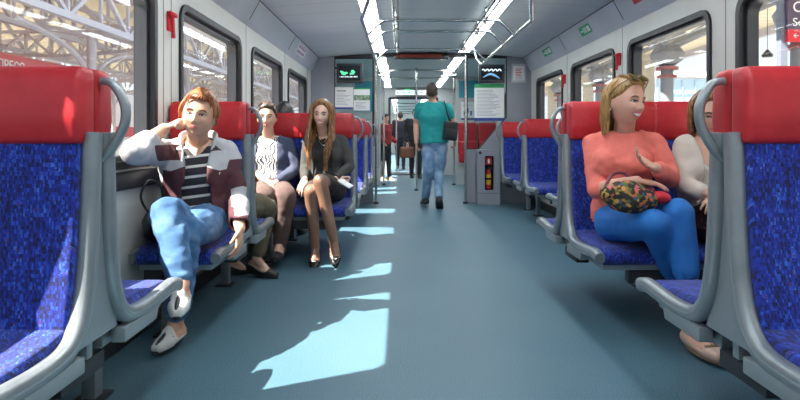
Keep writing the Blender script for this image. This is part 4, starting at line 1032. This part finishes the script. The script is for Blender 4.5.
for s in 'RL':
    b = MB(); foot_pieces(b, J['an'+s], J['ft'+s], .9, .0015, J.get('fu'+s)); remeshed(b, 'tights_foot', .006, tights, W, 2)
    D = V(J['ft'+s]).normalized(); o = shoe(W, J['an'+s], D, .9, M_pump, M_pump, J.get('fu'+s), g=.005)
    U = V(J['fu'+s]); U = (U-D*U.dot(D)).normalized(); b = MB(); hb = J['an'+s]-U*.085-D*.035
    b.cyl(hb, hb-U*.03+V((0, .0, -.025)), .016, .008); b.build('heel', M_pump, o)
    b = MB(); b.ell(J['an'+s]+D*.135-U*.034, (U.cross(D), D, U), (.022, .012, .008), 10, 8); b.build('buckle', M_steel, o)
b = MB(); n_ = nk+F1*.06; b.tube(smoothpath([nk+S1*.05+F1*.045+V((0, 0, .02)), nk+S1*.035+F1*.088-V((0, 0, .045)), nk+F1*.118-V((0, 0, .085)), nk-S1*.035+F1*.088-V((0, 0, .045)), nk-S1*.05+F1*.045+V((0, 0, .02))], 5), .004, 6); b.build('necklace', M_steel, W)
b = MB(); wd = (J['wrL']-J['elL']).normalized(); b.cyl(J['wrL']-wd*.018, J['wrL']+wd*.004, .033, .033); b.build('wristwatch', M_shb, W)
b = MB(); b.tube(smoothpath([nk+F1*.085+V((0.0, 0, -.03)), nk+F1*.10+V((.012, 0, -.12)), nk+F1*.112+V((-.01, -.02, -.24))], 5), [.02]*5+[.03]*6, 8, flat=.4); b.build('mustard_scarf', M_must, W)
t = thing('mobile_phone', 'slim white phone held by the long-haired young woman', 'phone', P(347, 183, 4.62))
b = MB(); b.box(-.030, .030, -.058, .058, -.005, .005, .004, Matrix.Translation(P(345.5, 183.5, 4.62)) @ Euler((.5, -.25, 1.05)).to_matrix().to_4x4()); b.build('case', M_white, t)

# ================================================================ the woman in the navy cardigan beside the window
sk = skin('mid', (.60, .36, .27))
J = dict(pelvis=V((-1.08, 4.98, .56)), chest=P(270, 157, 5.03), neck=P(269, 137, 5.06), shR=P(252, 144, 5.05), shL=P(288, 144, 5.07), hipR=V((-1.17, 4.95, .55)), hipL=V((-1.0, 4.95, .55)),
         elR=P(253, 172, 4.98), wrR=P(267, 181, 4.76), elL=P(295, 170, 5.0), wrL=P(277, 182, 4.75), knL=P(287, 196, 4.55), anL=P(280, 243, 4.62), knR=P(266, 196, 4.55), anR=P(262, 245, 4.60), ftL=(-.05, -1, -.05), ftR=(-.15, -1, -.05))
h = Head(P(267, 118, 5.0), (.12, -1, -.03), (-.03, 0, 1), 1.0, jaw=.76)
W = make_body('person', 'short-haired woman in navy cardigan and swirl-patterned shirt beside the long-haired woman', J, h, sk, .96, hands={'R': ((.8, -.4, -.3), (0, .2, -1), .5), 'L': ((-.8, -.4, -.35), (0, .2, -1), .5)}, tk=1.0)
face(W, h, mat('brow_dark', (.04, .025, .02), .7), M_lip, 'brown', smile=.2, lids=.4)
b = MB(); hair_cap(b, h, [(0, .070), (40, .06), (65, .02), (80, .0), (100, -.03), (180, -.075)], .014, .014, seed=5)
for i in range(24):
    a = rn.random()*2*PI; r = .03+.05*rn.random(); p = (math.cos(a)*r, math.sin(a)*r*1.2-.01, .118-.4*r*r/.08+.01); lock(b, h, [(p[0]*.8, p[1]*.8, p[2]-.01), (p[0]*1.05, p[1]*1.05, p[2]+.002), (p[0]*1.3, p[1]*1.25, p[2]-.016)], .012, .007)
b.build('hair', hair_mat('hair_dark_short', [(.025, .017, .014), (.07, .05, .04), (.14, .10, .08)]), W)
M_swirl = mat('swirl_print', (.6, .6, .62), .8)
def swirl():
    n, l, bb = nodes(M_swirl); tc = n.new('ShaderNodeTexCoord'); w = n.new('ShaderNodeTexWave'); w.inputs['Scale'].default_value = 14; w.inputs['Distortion'].default_value = 9; w.inputs['Detail'].default_value = .5; w.inputs['Detail Scale'].default_value = 1.2
    l.new(tc.outputs['Object'], w.inputs['Vector']); r = ramp(n, [(.40, (.03, .03, .05)), (.52, (.62, .62, .64))]); l.new(w.outputs[0], r.inputs[0]); l.new(r.outputs[0], bb.inputs['Base Color'])
swirl()
S1 = (J['shL']-J['shR']).normalized(); F1 = S1.cross(V((0, 0, 1))); nk = J['neck']
remeshed(top_pieces(J, .008, 0, 1, 6, arms=''), 'patterned_shirt', .009, M_swirl, W, 3, .004, 12, cut=lambda p, nk=nk, S=S1, F=F1: vneck(p, 1.2, .07, nk, S, F), solid=.003)
M_ncard = mottle('cardigan_navy', [(.035, .045, .09), (.07, .085, .14)], 9, .9)
def ncut(p, nk=nk, S1=S1, F1=F1):
    q = p-nk; x = q.dot(S1); return (q.dot(F1) > -.02 and abs(x) < .085) and q.z < .05 or (q.z > -.03 and abs(x) < .075) or (p.z < .60 and p.y < 4.86)
remeshed(top_pieces(J, .022, 4.6, 1, 6, ag=.015), 'cardigan', .009, M_ncard, W, 3, .009, 12, cut=ncut, solid=.005, seed=8)
M_brn = mottle('trousers_brown', [(.085, .052, .048), (.14, .09, .08)], 7, .9)
remeshed(trouser_pieces(J, .016, 4.85, gl=.018), 'trousers', .010, M_brn, W, 3, .008, 11, seed=3)
for s in 'RL': shoe(W, J['an'+s], J['ft'+s], .96, M_shb, M_shb, g=.007)

# ================================================================ the person in olive trousers, back to back with the red-haired woman
J = dict(pelvis=V((-1.10, 3.86, .56)), chest=V((-1.14, 4.0, .80)), neck=V((-1.15, 4.09, .93)), shR=V((-1.04, 4.06, .90)), shL=V((-1.27, 4.06, .90)), hipR=V((-1.01, 3.9, .55)), hipL=V((-1.18, 3.9, .55)),
         elR=V((-1.06, 4.16, .68)), wrR=V((-1.07, 4.27, .62)), elL=V((-1.25, 4.16, .68)), wrL=V((-1.15, 4.3, .62)), knR=P(268, 207, 4.32), anR=P(256, 260, 4.26), knL=P(243, 207, 4.36), anL=P(231, 261, 4.30), ftR=(.85, -.3, -.12), ftL=(.7, .6, -.1))
h = Head(V((-1.13, 4.19, 1.02)), (0, 1, -.4), (0, .35, .9), .98)
W = make_body('person', 'person in olive trousers and black flats facing away, mostly hidden behind the red-haired woman\'s seat', J, h, sk, .94, hands={'R': ((-.3, .7, -.3), (0, 0, -1), .5), 'L': ((.3, .7, -.3), (0, 0, -1), .5)}, voxel=.007, tk=.84)
b = MB(); hair_cap(b, h, [(0, .070), (40, .06), (65, .02), (80, -.02), (180, -.085)], .014, .012, seed=6); b.build('hair', HB, W)
M_olive = mottle('trousers_olive', [(.10, .085, .05), (.16, .135, .085)], 8, .9)
remeshed(top_pieces(J, .016, 4.6, 1, 6), 'jumper', .010, M_olive, W, 3, .006, 12)
remeshed(trouser_pieces(J, .014, 4.45, gl=.012), 'trousers', .009, M_olive, W, 3, .008, 12, seed=9)
for s in 'RL': shoe(W, J['an'+s], J['ft'+s], .95, M_shb, M_shb)

# ================================================================ the dark-haired person behind the bench, back of the head showing
J = dict(pelvis=V((-1.12, 5.60, .56)), chest=V((-1.11, 5.56, .90)), neck=V((-1.10, 5.56, 1.08)), shR=V((-.94, 5.57, 1.04)), shL=V((-1.24, 5.57, 1.04)), hipR=V((-1.02, 5.64, .55)), hipL=V((-1.17, 5.64, .55)),
         elR=V((-.93, 5.70, .78)), wrR=V((-1.0, 5.92, .68)), elL=V((-1.23, 5.70, .78)), wrL=V((-1.2, 5.92, .68)), knR=V((-1.0, 6.05, .52)), anR=V((-1.0, 6.08, .10)), knL=V((-1.17, 6.05, .52)), anL=V((-1.2, 6.08, .10)), ftR=(0, 1, -.05), ftL=(0, 1, -.05))
h = Head(V((-1.075, 5.585, 1.185)), (.1, 1, 0), (0, 0, 1), .98)
W = make_body('person', 'dark-haired person facing away, only the crown showing over the headrest', J, h, sk, .96, hands={'R': ((0, 1, 0), (0, 0, -1), .5), 'L': ((0, 1, 0), (0, 0, -1), .5)}, voxel=.008)
b = MB(); hair_cap(b, h, [(0, .070), (40, .06), (65, .02), (80, -.02), (180, -.095)], .018, .010, seed=7); b.build('hair', hair_mat('hair_black', [(.012, .009, .009), (.03, .022, .02), (.055, .04, .035)]), W)
remeshed(top_pieces(J, .016, 4.6, 1, 6), 'jumper', .012, M_ncard, W, 3, .006, 12)
remeshed(trouser_pieces(J, .014, 4.8, gl=.014), 'trousers', .012, M_brn, W, 3, .006, 12)
for s in 'RL': shoe(W, J['an'+s], J['ft'+s], .98, M_shb, M_shb)

# ================================================================ the woman in coral
sk = skin('rosy', (.62, .34, .25))
J = dict(pelvis=V((1.20, 3.20, .56)), chest=P(621, 163, 3.18), neck=P(623, 133, 3.22), shR=P(594, 144, 3.26), shL=P(655, 145, 3.16), hipR=V((1.11, 3.14, .55)), hipL=V((1.29, 3.12, .55)),
         elR=P(597, 190, 3.12), wrR=P(637, 181, 2.90), elL=P(671, 178, 3.06), wrL=P(655, 168, 2.90), knL=P(678, 213, 2.84), anL=P(694, 327, 2.76), knR=P(654, 224, 2.80), anR=P(688, 302, 3.12), ftL=(.14, -.98, -.02), ftR=(.3, -.9, -.1))
h = Head(P(625.5, 102.5, 3.14), (.45, -.89, -.02), (.08, 0, 1), 1.06, jaw=.78, cheek=1.3, wd=1.06)
W = make_body('person', 'laughing woman in coral jumper and bright blue trousers with sunglasses on her fair hair', J, h, sk, 1.03, hands={'R': ((.95, -.08, -.12), (0, .1, -1), .22, .98), 'L': ((-.82, -.25, .42), (-.1, -.5, .85), .28, 1.0, .2)}, tk=.88)
face(W, h, mat('brow_fair', (.22, .11, .06), .7), M_lipr, 'grey', smile=1.1, gaze=(.3, 0), lids=.5, teeth=True, bt=.0028)
HF = hair_mat('hair_fair', [(.17, .08, .025), (.33, .185, .06), (.50, .32, .12)])
b = MB(); hair_cap(b, h, [(0, .078), (25, .072), (45, .050), (62, .022), (80, .012), (98, -.005), (108, -.05), (180, -.095)], .012, .008, seed=8)
for s in (-1, 1):
    for i in range(13):
        a = math.radians(102+i*6.2); x, y = s*math.sin(a)*.084, -math.cos(a)*.108
        lock(b, h, [(x*.5, y*.6-.01, .112), (x*.98, y*.98, .06), (x*1.06+s*.004, y*1.06, .0), (x*1.06, y*1.1, -.06), (x*1.0, y*1.08+.004*math.sin(i), -.11), (x*.9, y*1.05, -.155-.015*rn.random())], .016, .010)
for i in range(8):
    x = -.045+.013*i; lock(b, h, [(x*.8, -.075, .092), (x*.9, -.045, .117), (x, .0, .126), (x*1.1, .055, .105)], .010, .009)
b.build('hair', HF, W)
M_sun = mat('sunglass_olive', (.10, .09, .02), .08, .2); M_sfr = mat('sunglass_frame', (.16, .07, .03), .3)
t = thing('sunglasses', 'olive sunglasses pushed up on the fair hair of the woman in coral', 'sunglasses', h.w((0, -.07, .11)))
for s in (-1, 1):
    b = MB(); c = h.w((s*.034, -.062, .112)); n = (h.F*.62+h.U*.78).normalized(); u = (h.U-n*h.U.dot(n)).normalized(); b.ell(c+n*.010, (h.S, n, u), (.030, .005, .024)); l_ = b.build('lens', M_sun, t)
    b = MB(); b.tube([c+n*.011+h.S*(.031*math.cos(2*PI*q/20))+u*(.025*math.sin(2*PI*q/20)) for q in range(20)], .0028, 6, closed=True); b.build('rim', M_sfr, l_)
    b = MB(); b.tube(smoothpath([h.w((s*.066, -.068, .105)), h.w((s*.088, -.03, .075)), h.w((s*.092, .02, .03))], 4), .003, 6); b.build('temple', M_sfr, t)
b = MB(); b.tube([h.w((-.006, -.075, .124)), h.w((.006, -.075, .124))], .003, 6); b.build('bridge', M_sfr, t)
M_coral = mottle('coral_knit', [(.66, .14, .11), (.76, .19, .15)], 10, .85)
S1 = (J['shL']-J['shR']).normalized(); F1 = S1.cross(V((0, 0, 1))); nk = J['neck']
def bcut(p, nk=nk, S1=S1, F1=F1):
    q = p-nk; x = q.dot(S1); return q.z > -.035+.5*max(0, -q.dot(F1)) and q.length < .088
b = top_pieces(J, .026, {'R': 2.25, 'L': 4.45}, 1, 6, ag=.012)
remeshed(b, 'jumper', .008, M_coral, W, 3, .008, 15, cut=bcut, solid=.004, seed=11)
M_bluetr = mottle('trousers_bright_blue', [(.010, .115, .40), (.016, .17, .54)], 6, .75)
remeshed(trouser_pieces(J, .012, {'R': 3.75, 'L': 3.5}, gl=.012), 'trousers', .008, M_bluetr, W, 4, .006, 10, seed=12)
M_nude = mat('nude_flat', (.60, .40, .31), .35); M_sole = mat('tan_sole', (.30, .17, .10), .6)
for s in 'RL':
    D = V(J['ft'+s]).normalized(); o = shoe(W, J['an'+s], D, 1.0, M_nude, M_sole)
    b = MB(); c = J['an'+s]+D*.125-V((0, 0, .042)); S = V((0, 0, 1)).cross(D)
    for e in (-1, 1): b.ell(c+S*(.018*e), (S, D, V((0, 0, 1))), (.018, .012, .007), 10, 8)
    b.ell(c, (S, D, V((0, 0, 1))), (.008, .010, .010), 8, 6); b.build('bow', mat('bow_bronze_'+s, (.28, .2, .1), .3, .5), o)
    
b = MB(); wd = (J['wrL']-J['elL']).normalized()
q = h.w((.002, 0, 0)); b.ell(h.w((-.079, .014, -.042)), (h.S, h.F, h.U), (.005, .005, .007), 8, 6); b.build('earring', M_steel, W)
# floral handbag on her lap
t = thing('handbag', 'floral patterned handbag with red side and cord handle on the coral woman\'s lap', 'bag', P(630, 200, 2.9))
M_flor = mat('floral_cloth', (.05, .05, .03), .8)
def floral():
    n, l, bb = nodes(M_flor); tc = n.new('ShaderNodeTexCoord'); v = n.new('ShaderNodeTexVoronoi'); v.inputs['Scale'].default_value = 62; v.inputs['Randomness'].default_value = 1
    l.new(tc.outputs['Object'], v.inputs['Vector']); s = n.new('ShaderNodeSeparateColor'); l.new(v.outputs['Color'], s.inputs[0])
    r = ramp(n, [(0, (.02, .02, .015)), (.40, (.34, .16, .04)), (.52, (.55, .12, .05)), (.62, (.09, .13, .03)), (.72, (.05, .09, .16)), (.78, (.50, .30, .06)), (.86, (.03, .025, .02)), (.94, (.6, .12, .16))], 'CONSTANT')
    l.new(s.outputs[0], r.inputs[0]); l.new(r.outputs[0], bb.inputs['Base Color'])
floral()
bc = P(628, 197, 2.84); b = MB(); X = V((.97, .0, -.14)).normalized(); Yx = V((.0, .85, -.35)).normalized(); Zx = X.cross(Yx).normalized()
b.ell(bc, (X, Yx, Zx), (.115, .06, .082)); b.ell(bc-X*.085+Zx*.005, (X, Yx, Zx), (.05, .05, .045)); b.ell(bc+X*.085, (X, Yx, Zx), (.06, .045, .05))
remeshed(b, 'pouch', .008, M_flor, t, 3, .006, 16)
b = MB(); b.ell(bc+X*.155+Zx*.02, (X, Yx, Zx), (.05, .04, .03)); b.build('red_side', M_signred, t)
b = MB(); b.tube(smoothpath([bc-X*.11+Zx*.03, bc-X*.06+Zx*.12+Yx*.05, bc+Zx*.145+Yx*.07, bc+X*.06+Zx*.11+Yx*.06, bc+X*.13+Zx*.05], 5), .009, 8); b.build('cord_handle', mat('cord_plum', (.22, .05, .07), .7), t)

# ================================================================ the woman in beige, half hidden behind the near seat
sk2 = skin('beige_woman', (.58, .34, .25))
J = dict(pelvis=V((1.70, 3.20, .56)), chest=P(700, 166, 3.18), neck=P(704, 138, 3.20), shR=P(683, 146, 3.18), shL=P(733, 146, 3.22), hipR=V((1.60, 3.14, .55)), hipL=V((1.78, 3.14, .55)),
         elR=P(684, 186, 3.10), wrR=P(704, 192, 2.88), elL=P(742, 188, 3.1), wrL=P(722, 194, 2.88), knL=V((1.80, 2.76, .58)), anL=V((1.78, 2.80, .10)), knR=V((1.60, 2.76, .58)), anR=V((1.58, 2.82, .10)), ftL=(0, -1, -.05), ftR=(0, -1, -.05))
h = Head(P(709, 114, 3.12), (-.15, -1, -.35), (-.06, -.25, 1), .98, jaw=.7)
W = make_body('person', 'woman in a beige cardigan beside the coral woman, face behind the grab handle', J, h, sk2, .98, hands={'R': ((.7, -.5, -.3), (0, .2, -1), .4), 'L': ((-.7, -.5, -.3), (0, .2, -1), .4)}, tk=1.0)
face(W, h, mat('brow_mid', (.08, .045, .03), .7), M_lip, 'brown', smile=.2, lids=.7)
b = MB(); hair_cap(b, h, [(0, .078), (25, .072), (45, .045), (65, .0), (80, -.03), (180, -.095)], .014, .012, seed=9)
for s in (-1, 1):
    for i in range(9):
        a = math.radians(90+i*10); x, y = s*math.sin(a)*.084, -math.cos(a)*.108
        lock(b, h, [(x*.5, y*.6, .112), (x*1.0, y, .06), (x*1.06, y*1.08, -.03), (x*.95, y*1.15, -.10), (x*.6, y*1.2+.01, -.14)], .016, .010)
b.build('hair', HB, W)
S1 = (J['shL']-J['shR']).normalized(); F1 = S1.cross(V((0, 0, 1))); nk = J['neck']
M_crm = mottle('cream_top', [(.60, .56, .50), (.68, .64, .58)], 8, .8); M_bei = mottle('beige_cardigan', [(.50, .44, .38), (.60, .54, .47)], 9, .85)
remeshed(top_pieces(J, .006, 0, 1, 6, arms=''), 'top', .009, M_crm, W, 3, .003, 12, cut=lambda p, nk=nk, S=S1, F=F1: vneck(p, .8, .19, nk, S, F), solid=.003)
def ncut2(p, nk=nk, S1=S1, F1=F1):
    q = p-nk; x = q.dot(S1); return (q.dot(F1) > -.02 and abs(x) < .085) and q.z < .05 or (q.z > -.05 and abs(x) < .09) or (p.z < .60 and p.y < 3.05)
remeshed(top_pieces(J, .020, 4.75, 1, 6, ag=.011), 'cardigan', .009, M_bei, W, 3, .008, 12, cut=ncut2, solid=.004, seed=14)
M_dot = mottle('skirt_dotted', [(.03, .015, .018), (.04, .02, .02), (.35, .05, .05)], 60, .85, lo=.5, hi=.66)
remeshed(trouser_pieces(J, .022, 2.15, gl=.03), 'skirt', .010, M_dot, W, 4, .006, 11)
for s in 'RL': shoe(W, J['an'+s], J['ft'+s], .97, M_shb, M_shb)
# ================================================================ the man in the teal shirt walking away
sk = skin('tan_man', (.52, .29, .20))
d = 8.42
def Q(px, py, dd=0): return P(px, py, d+dd)
J = dict(pelvis=Q(434, 143), chest=Q(433, 117), neck=Q(433, 102), shR=Q(447.5, 108), shL=Q(419.5, 108), hipR=Q(440.5, 145), hipL=Q(429, 145), elR=Q(453, 124, .03), wrR=Q(455, 139, -.05), elL=Q(416.5, 124, .05), wrL=Q(416.5, 142, -.08),
         knR=Q(438.5, 172, -.02), anR=Q(439, 198, -.22), knL=Q(428.5, 171, -.08), anL=Q(425.5, 197.5, .12), ftR=(.12, .85, -.5), ftL=(-.12, .95, -.08))
J['fuR'] = (0, .55, .8)
h = Head(Q(432, 93), (.04, 1, -.1), (0, .02, 1), 1.02, jaw=.8)
W = make_body('person', 'man in teal t-shirt, jeans and dark cap walking away down the aisle', J, h, sk, 1.05, False, hands={'R': ((.1, .15, -1), (-1, 0, 0), .9), 'L': ((0, .1, -1), (1, 0, 0), .9)}, voxel=.008, tk=1.0)
b = MB(); hair_cap(b, h, [(0, .070), (40, .06), (65, .02), (80, -.0), (110, -.045), (180, -.075)], .006, .004, seed=2); b.build('hair', hair_mat('hair_man', [(.03, .02, .015), (.07, .045, .03)]), W)
M_cap = mottle('cap_dark', [(.035, .03, .028), (.07, .055, .05)], 30, .85)
b = MB(); hair_cap(b, h, [(0, .045), (90, .030), (180, .005)], .017, .012, seed=0); cp = b.build('cap', M_cap, W)
b = MB(); b.tube([h.w((-.02, -.11, .05)), h.w((.02, -.11, .05))], [.03, .03], 8, flat=.2)
b.build('peak', M_cap, cp)
M_teal2 = mottle('teal_jersey', [(.005, .24, .24), (.012, .33, .32)], 7, .8)
S1 = (J['shL']-J['shR']).normalized(); nk = J['neck']
remeshed(top_pieces(J, .030, 1.0, 1, 6, ag=.016), 'tshirt', .010, M_teal2, W, 3, .009, 9, cut=lambda p, nk=nk: (p-nk).length < .085 and p.z > nk.z-.03, solid=.004)
M_jean2 = mottle('denim_mid', [(.09, .18, .32), (.17, .29, .45), (.29, .42, .56)], 7, .9)
remeshed(trouser_pieces(J, .014, 4.9, gl=.016), 'jeans', .010, M_jean2, W, 3, .011, 10, seed=5)
for s in 'RL': shoe(W, J['an'+s], J['ft'+s], 1.08, M_shb, M_white if s == 'L' else M_shb, J.get('fu'+s, (0, 0, 1)), open_top=False, g=.010)
t = thing('crossbody_bag', 'black crossbody bag on a wide strap at the walking man\'s hip', 'bag', Q(452, 136, -.05))
b = MB(); b.box(-.10, .10, -.04, .04, -.13, .13, .03, Matrix.Translation(Q(450.5, 131, -.15)) @ Euler((.05, .1, .3)).to_matrix().to_4x4(), 3); b.build('pouch', M_shb, t)
b = MB(); b.box(-.085, .085, -.055, -.035, -.09, .03, .012, Matrix.Translation(Q(450.5, 131, -.15)) @ Euler((.05, .1, .3)).to_matrix().to_4x4(), 2); b.build('front_pocket', M_darkgrey, t)
b = MB(); b.tube(smoothpath([Q(444, 101.5, -.06), Q(445.5, 106, -.14), Q(448, 116, -.16), Q(452, 124, -.17)], 5), .022, 8, flat=.25); b.build('strap', M_shb, t)

# ================================================================ figures further along
def simple(label, px, pfeet, dd, ht, cols, F=(0, 1, 0), walk=.12, hairm=None, k=.95, coat=None, elbow=0.0):
    sk = SKIN['tan_man']; x = (px-400)*dd/600; S = V((0, 0, 1)).cross(V(F).normalized()); Fv = V(F).normalized(); o = V((x, dd, 0)); u = ht/1.75
    at = lambda s, f, z: o+S*(s*u)+Fv*(f*u)+V((0, 0, z*u))
    J = dict(pelvis=at(0, 0, .95), chest=at(0, .01, 1.30), neck=at(0, .0, 1.49), shL=at(.19, 0, 1.43), shR=at(-.19, 0, 1.43), hipL=at(.085, 0, .92), hipR=at(-.085, 0, .92), elL=at(.24, -.05, 1.15), elR=at(-.24, -.05, 1.15), wrL=at(.22, .05+elbow, .92+elbow*.8), wrR=at(-.22, .05+elbow, .92+elbow*.8),
             knL=at(.09, walk*.6, .50), knR=at(-.09, -walk*.2, .50), anL=at(.09, walk, .085), anR=at(-.09, -walk, .085), ftL=Fv-V((0, 0, .05)), ftR=Fv-V((0, 0, .05)))
    h = Head(at(0, .015, 1.62), Fv, (0, 0, 1), u)
    W = make_body('person', label, J, h, sk, k*u, False, hands={'R': ((0, .2, -1), (1, 0, 0), .7), 'L': ((0, .2, -1), (-1, 0, 0), .7)}, voxel=.012)
    b = MB(); hair_cap(b, h, [(0, .066), (40, .06), (65, .02), (80, -.0), (110, -.045), (180, -.085)], .013, .012); b.build('hair', hairm, W)
    remeshed(top_pieces(J, .026, 4.8, 1, 6), 'jacket', .013, cols[0], W, 3, .01, 9, cut=lambda p, nk=J['neck']: (p-nk).length < .09 and p.z > nk.z-.02, solid=.004)
    remeshed(trouser_pieces(J, .018, 4.9, gl=.016), 'trousers', .013, cols[1], W, 3, .008, 9)
    for s in 'LR': shoe(W, J['an'+s], J['ft'+s], 1.02*u, cols[2], cols[2], open_top=False, g=.008)
    return W, J
HK = bpy.data.materials['hair_black']
M_suit = mottle('suit_navy', [(.014, .017, .032), (.03, .034, .055)], 8, .8); M_rj = mottle('red_jacket', [(.22, .015, .02), (.32, .03, .035)], 8, .8); M_dk = mat('dark_trousers', (.02, .022, .028), .85); M_tansh = mat('tan_shoe', (.42, .30, .2), .6)
simple('man in a dark suit walking away through the gangway', 400.5, 166, 18.3, 1.74, (M_suit, M_suit, M_shb), walk=.10, hairm=HK)
simple('person in a red jacket standing beyond the pole on the sunny side of the vestibule', 385.5, 178, 13.6, 1.50, (M_rj, M_dk, M_tansh), F=(.8, -.6, 0), walk=.06, hairm=HK, k=.9, elbow=.12)
W, J = simple('person in black carrying a brown bag, mostly behind the man in teal', 415.5, 176, 14.3, 1.66, (M_dk, M_dk, M_shb), F=(.1, -1, 0), walk=.08, hairm=HK)
t = thing('brown_bag', 'brown leather bag with handles hanging from the hand of the person in black', 'bag', J['wrR']-V((0, 0, .4)))
c = J['wrR']+V((0, -.02, -.26)); b = MB(); b.box(-.17, .17, -.07, .07, -.13, .13, .05, Matrix.Translation(c), 3); b.build('body', mottle('brown_leather', [(.14, .05, .025), (.24, .09, .045)], 8, .5), t)
b = MB(); b.tube(smoothpath([c+V((-.09, 0, .12)), c+V((-.05, 0, .24)), c+V((.05, 0, .24)), c+V((.09, 0, .12))], 5), .012, 6); b.build('handle', bpy.data.materials['brown_leather'], t)
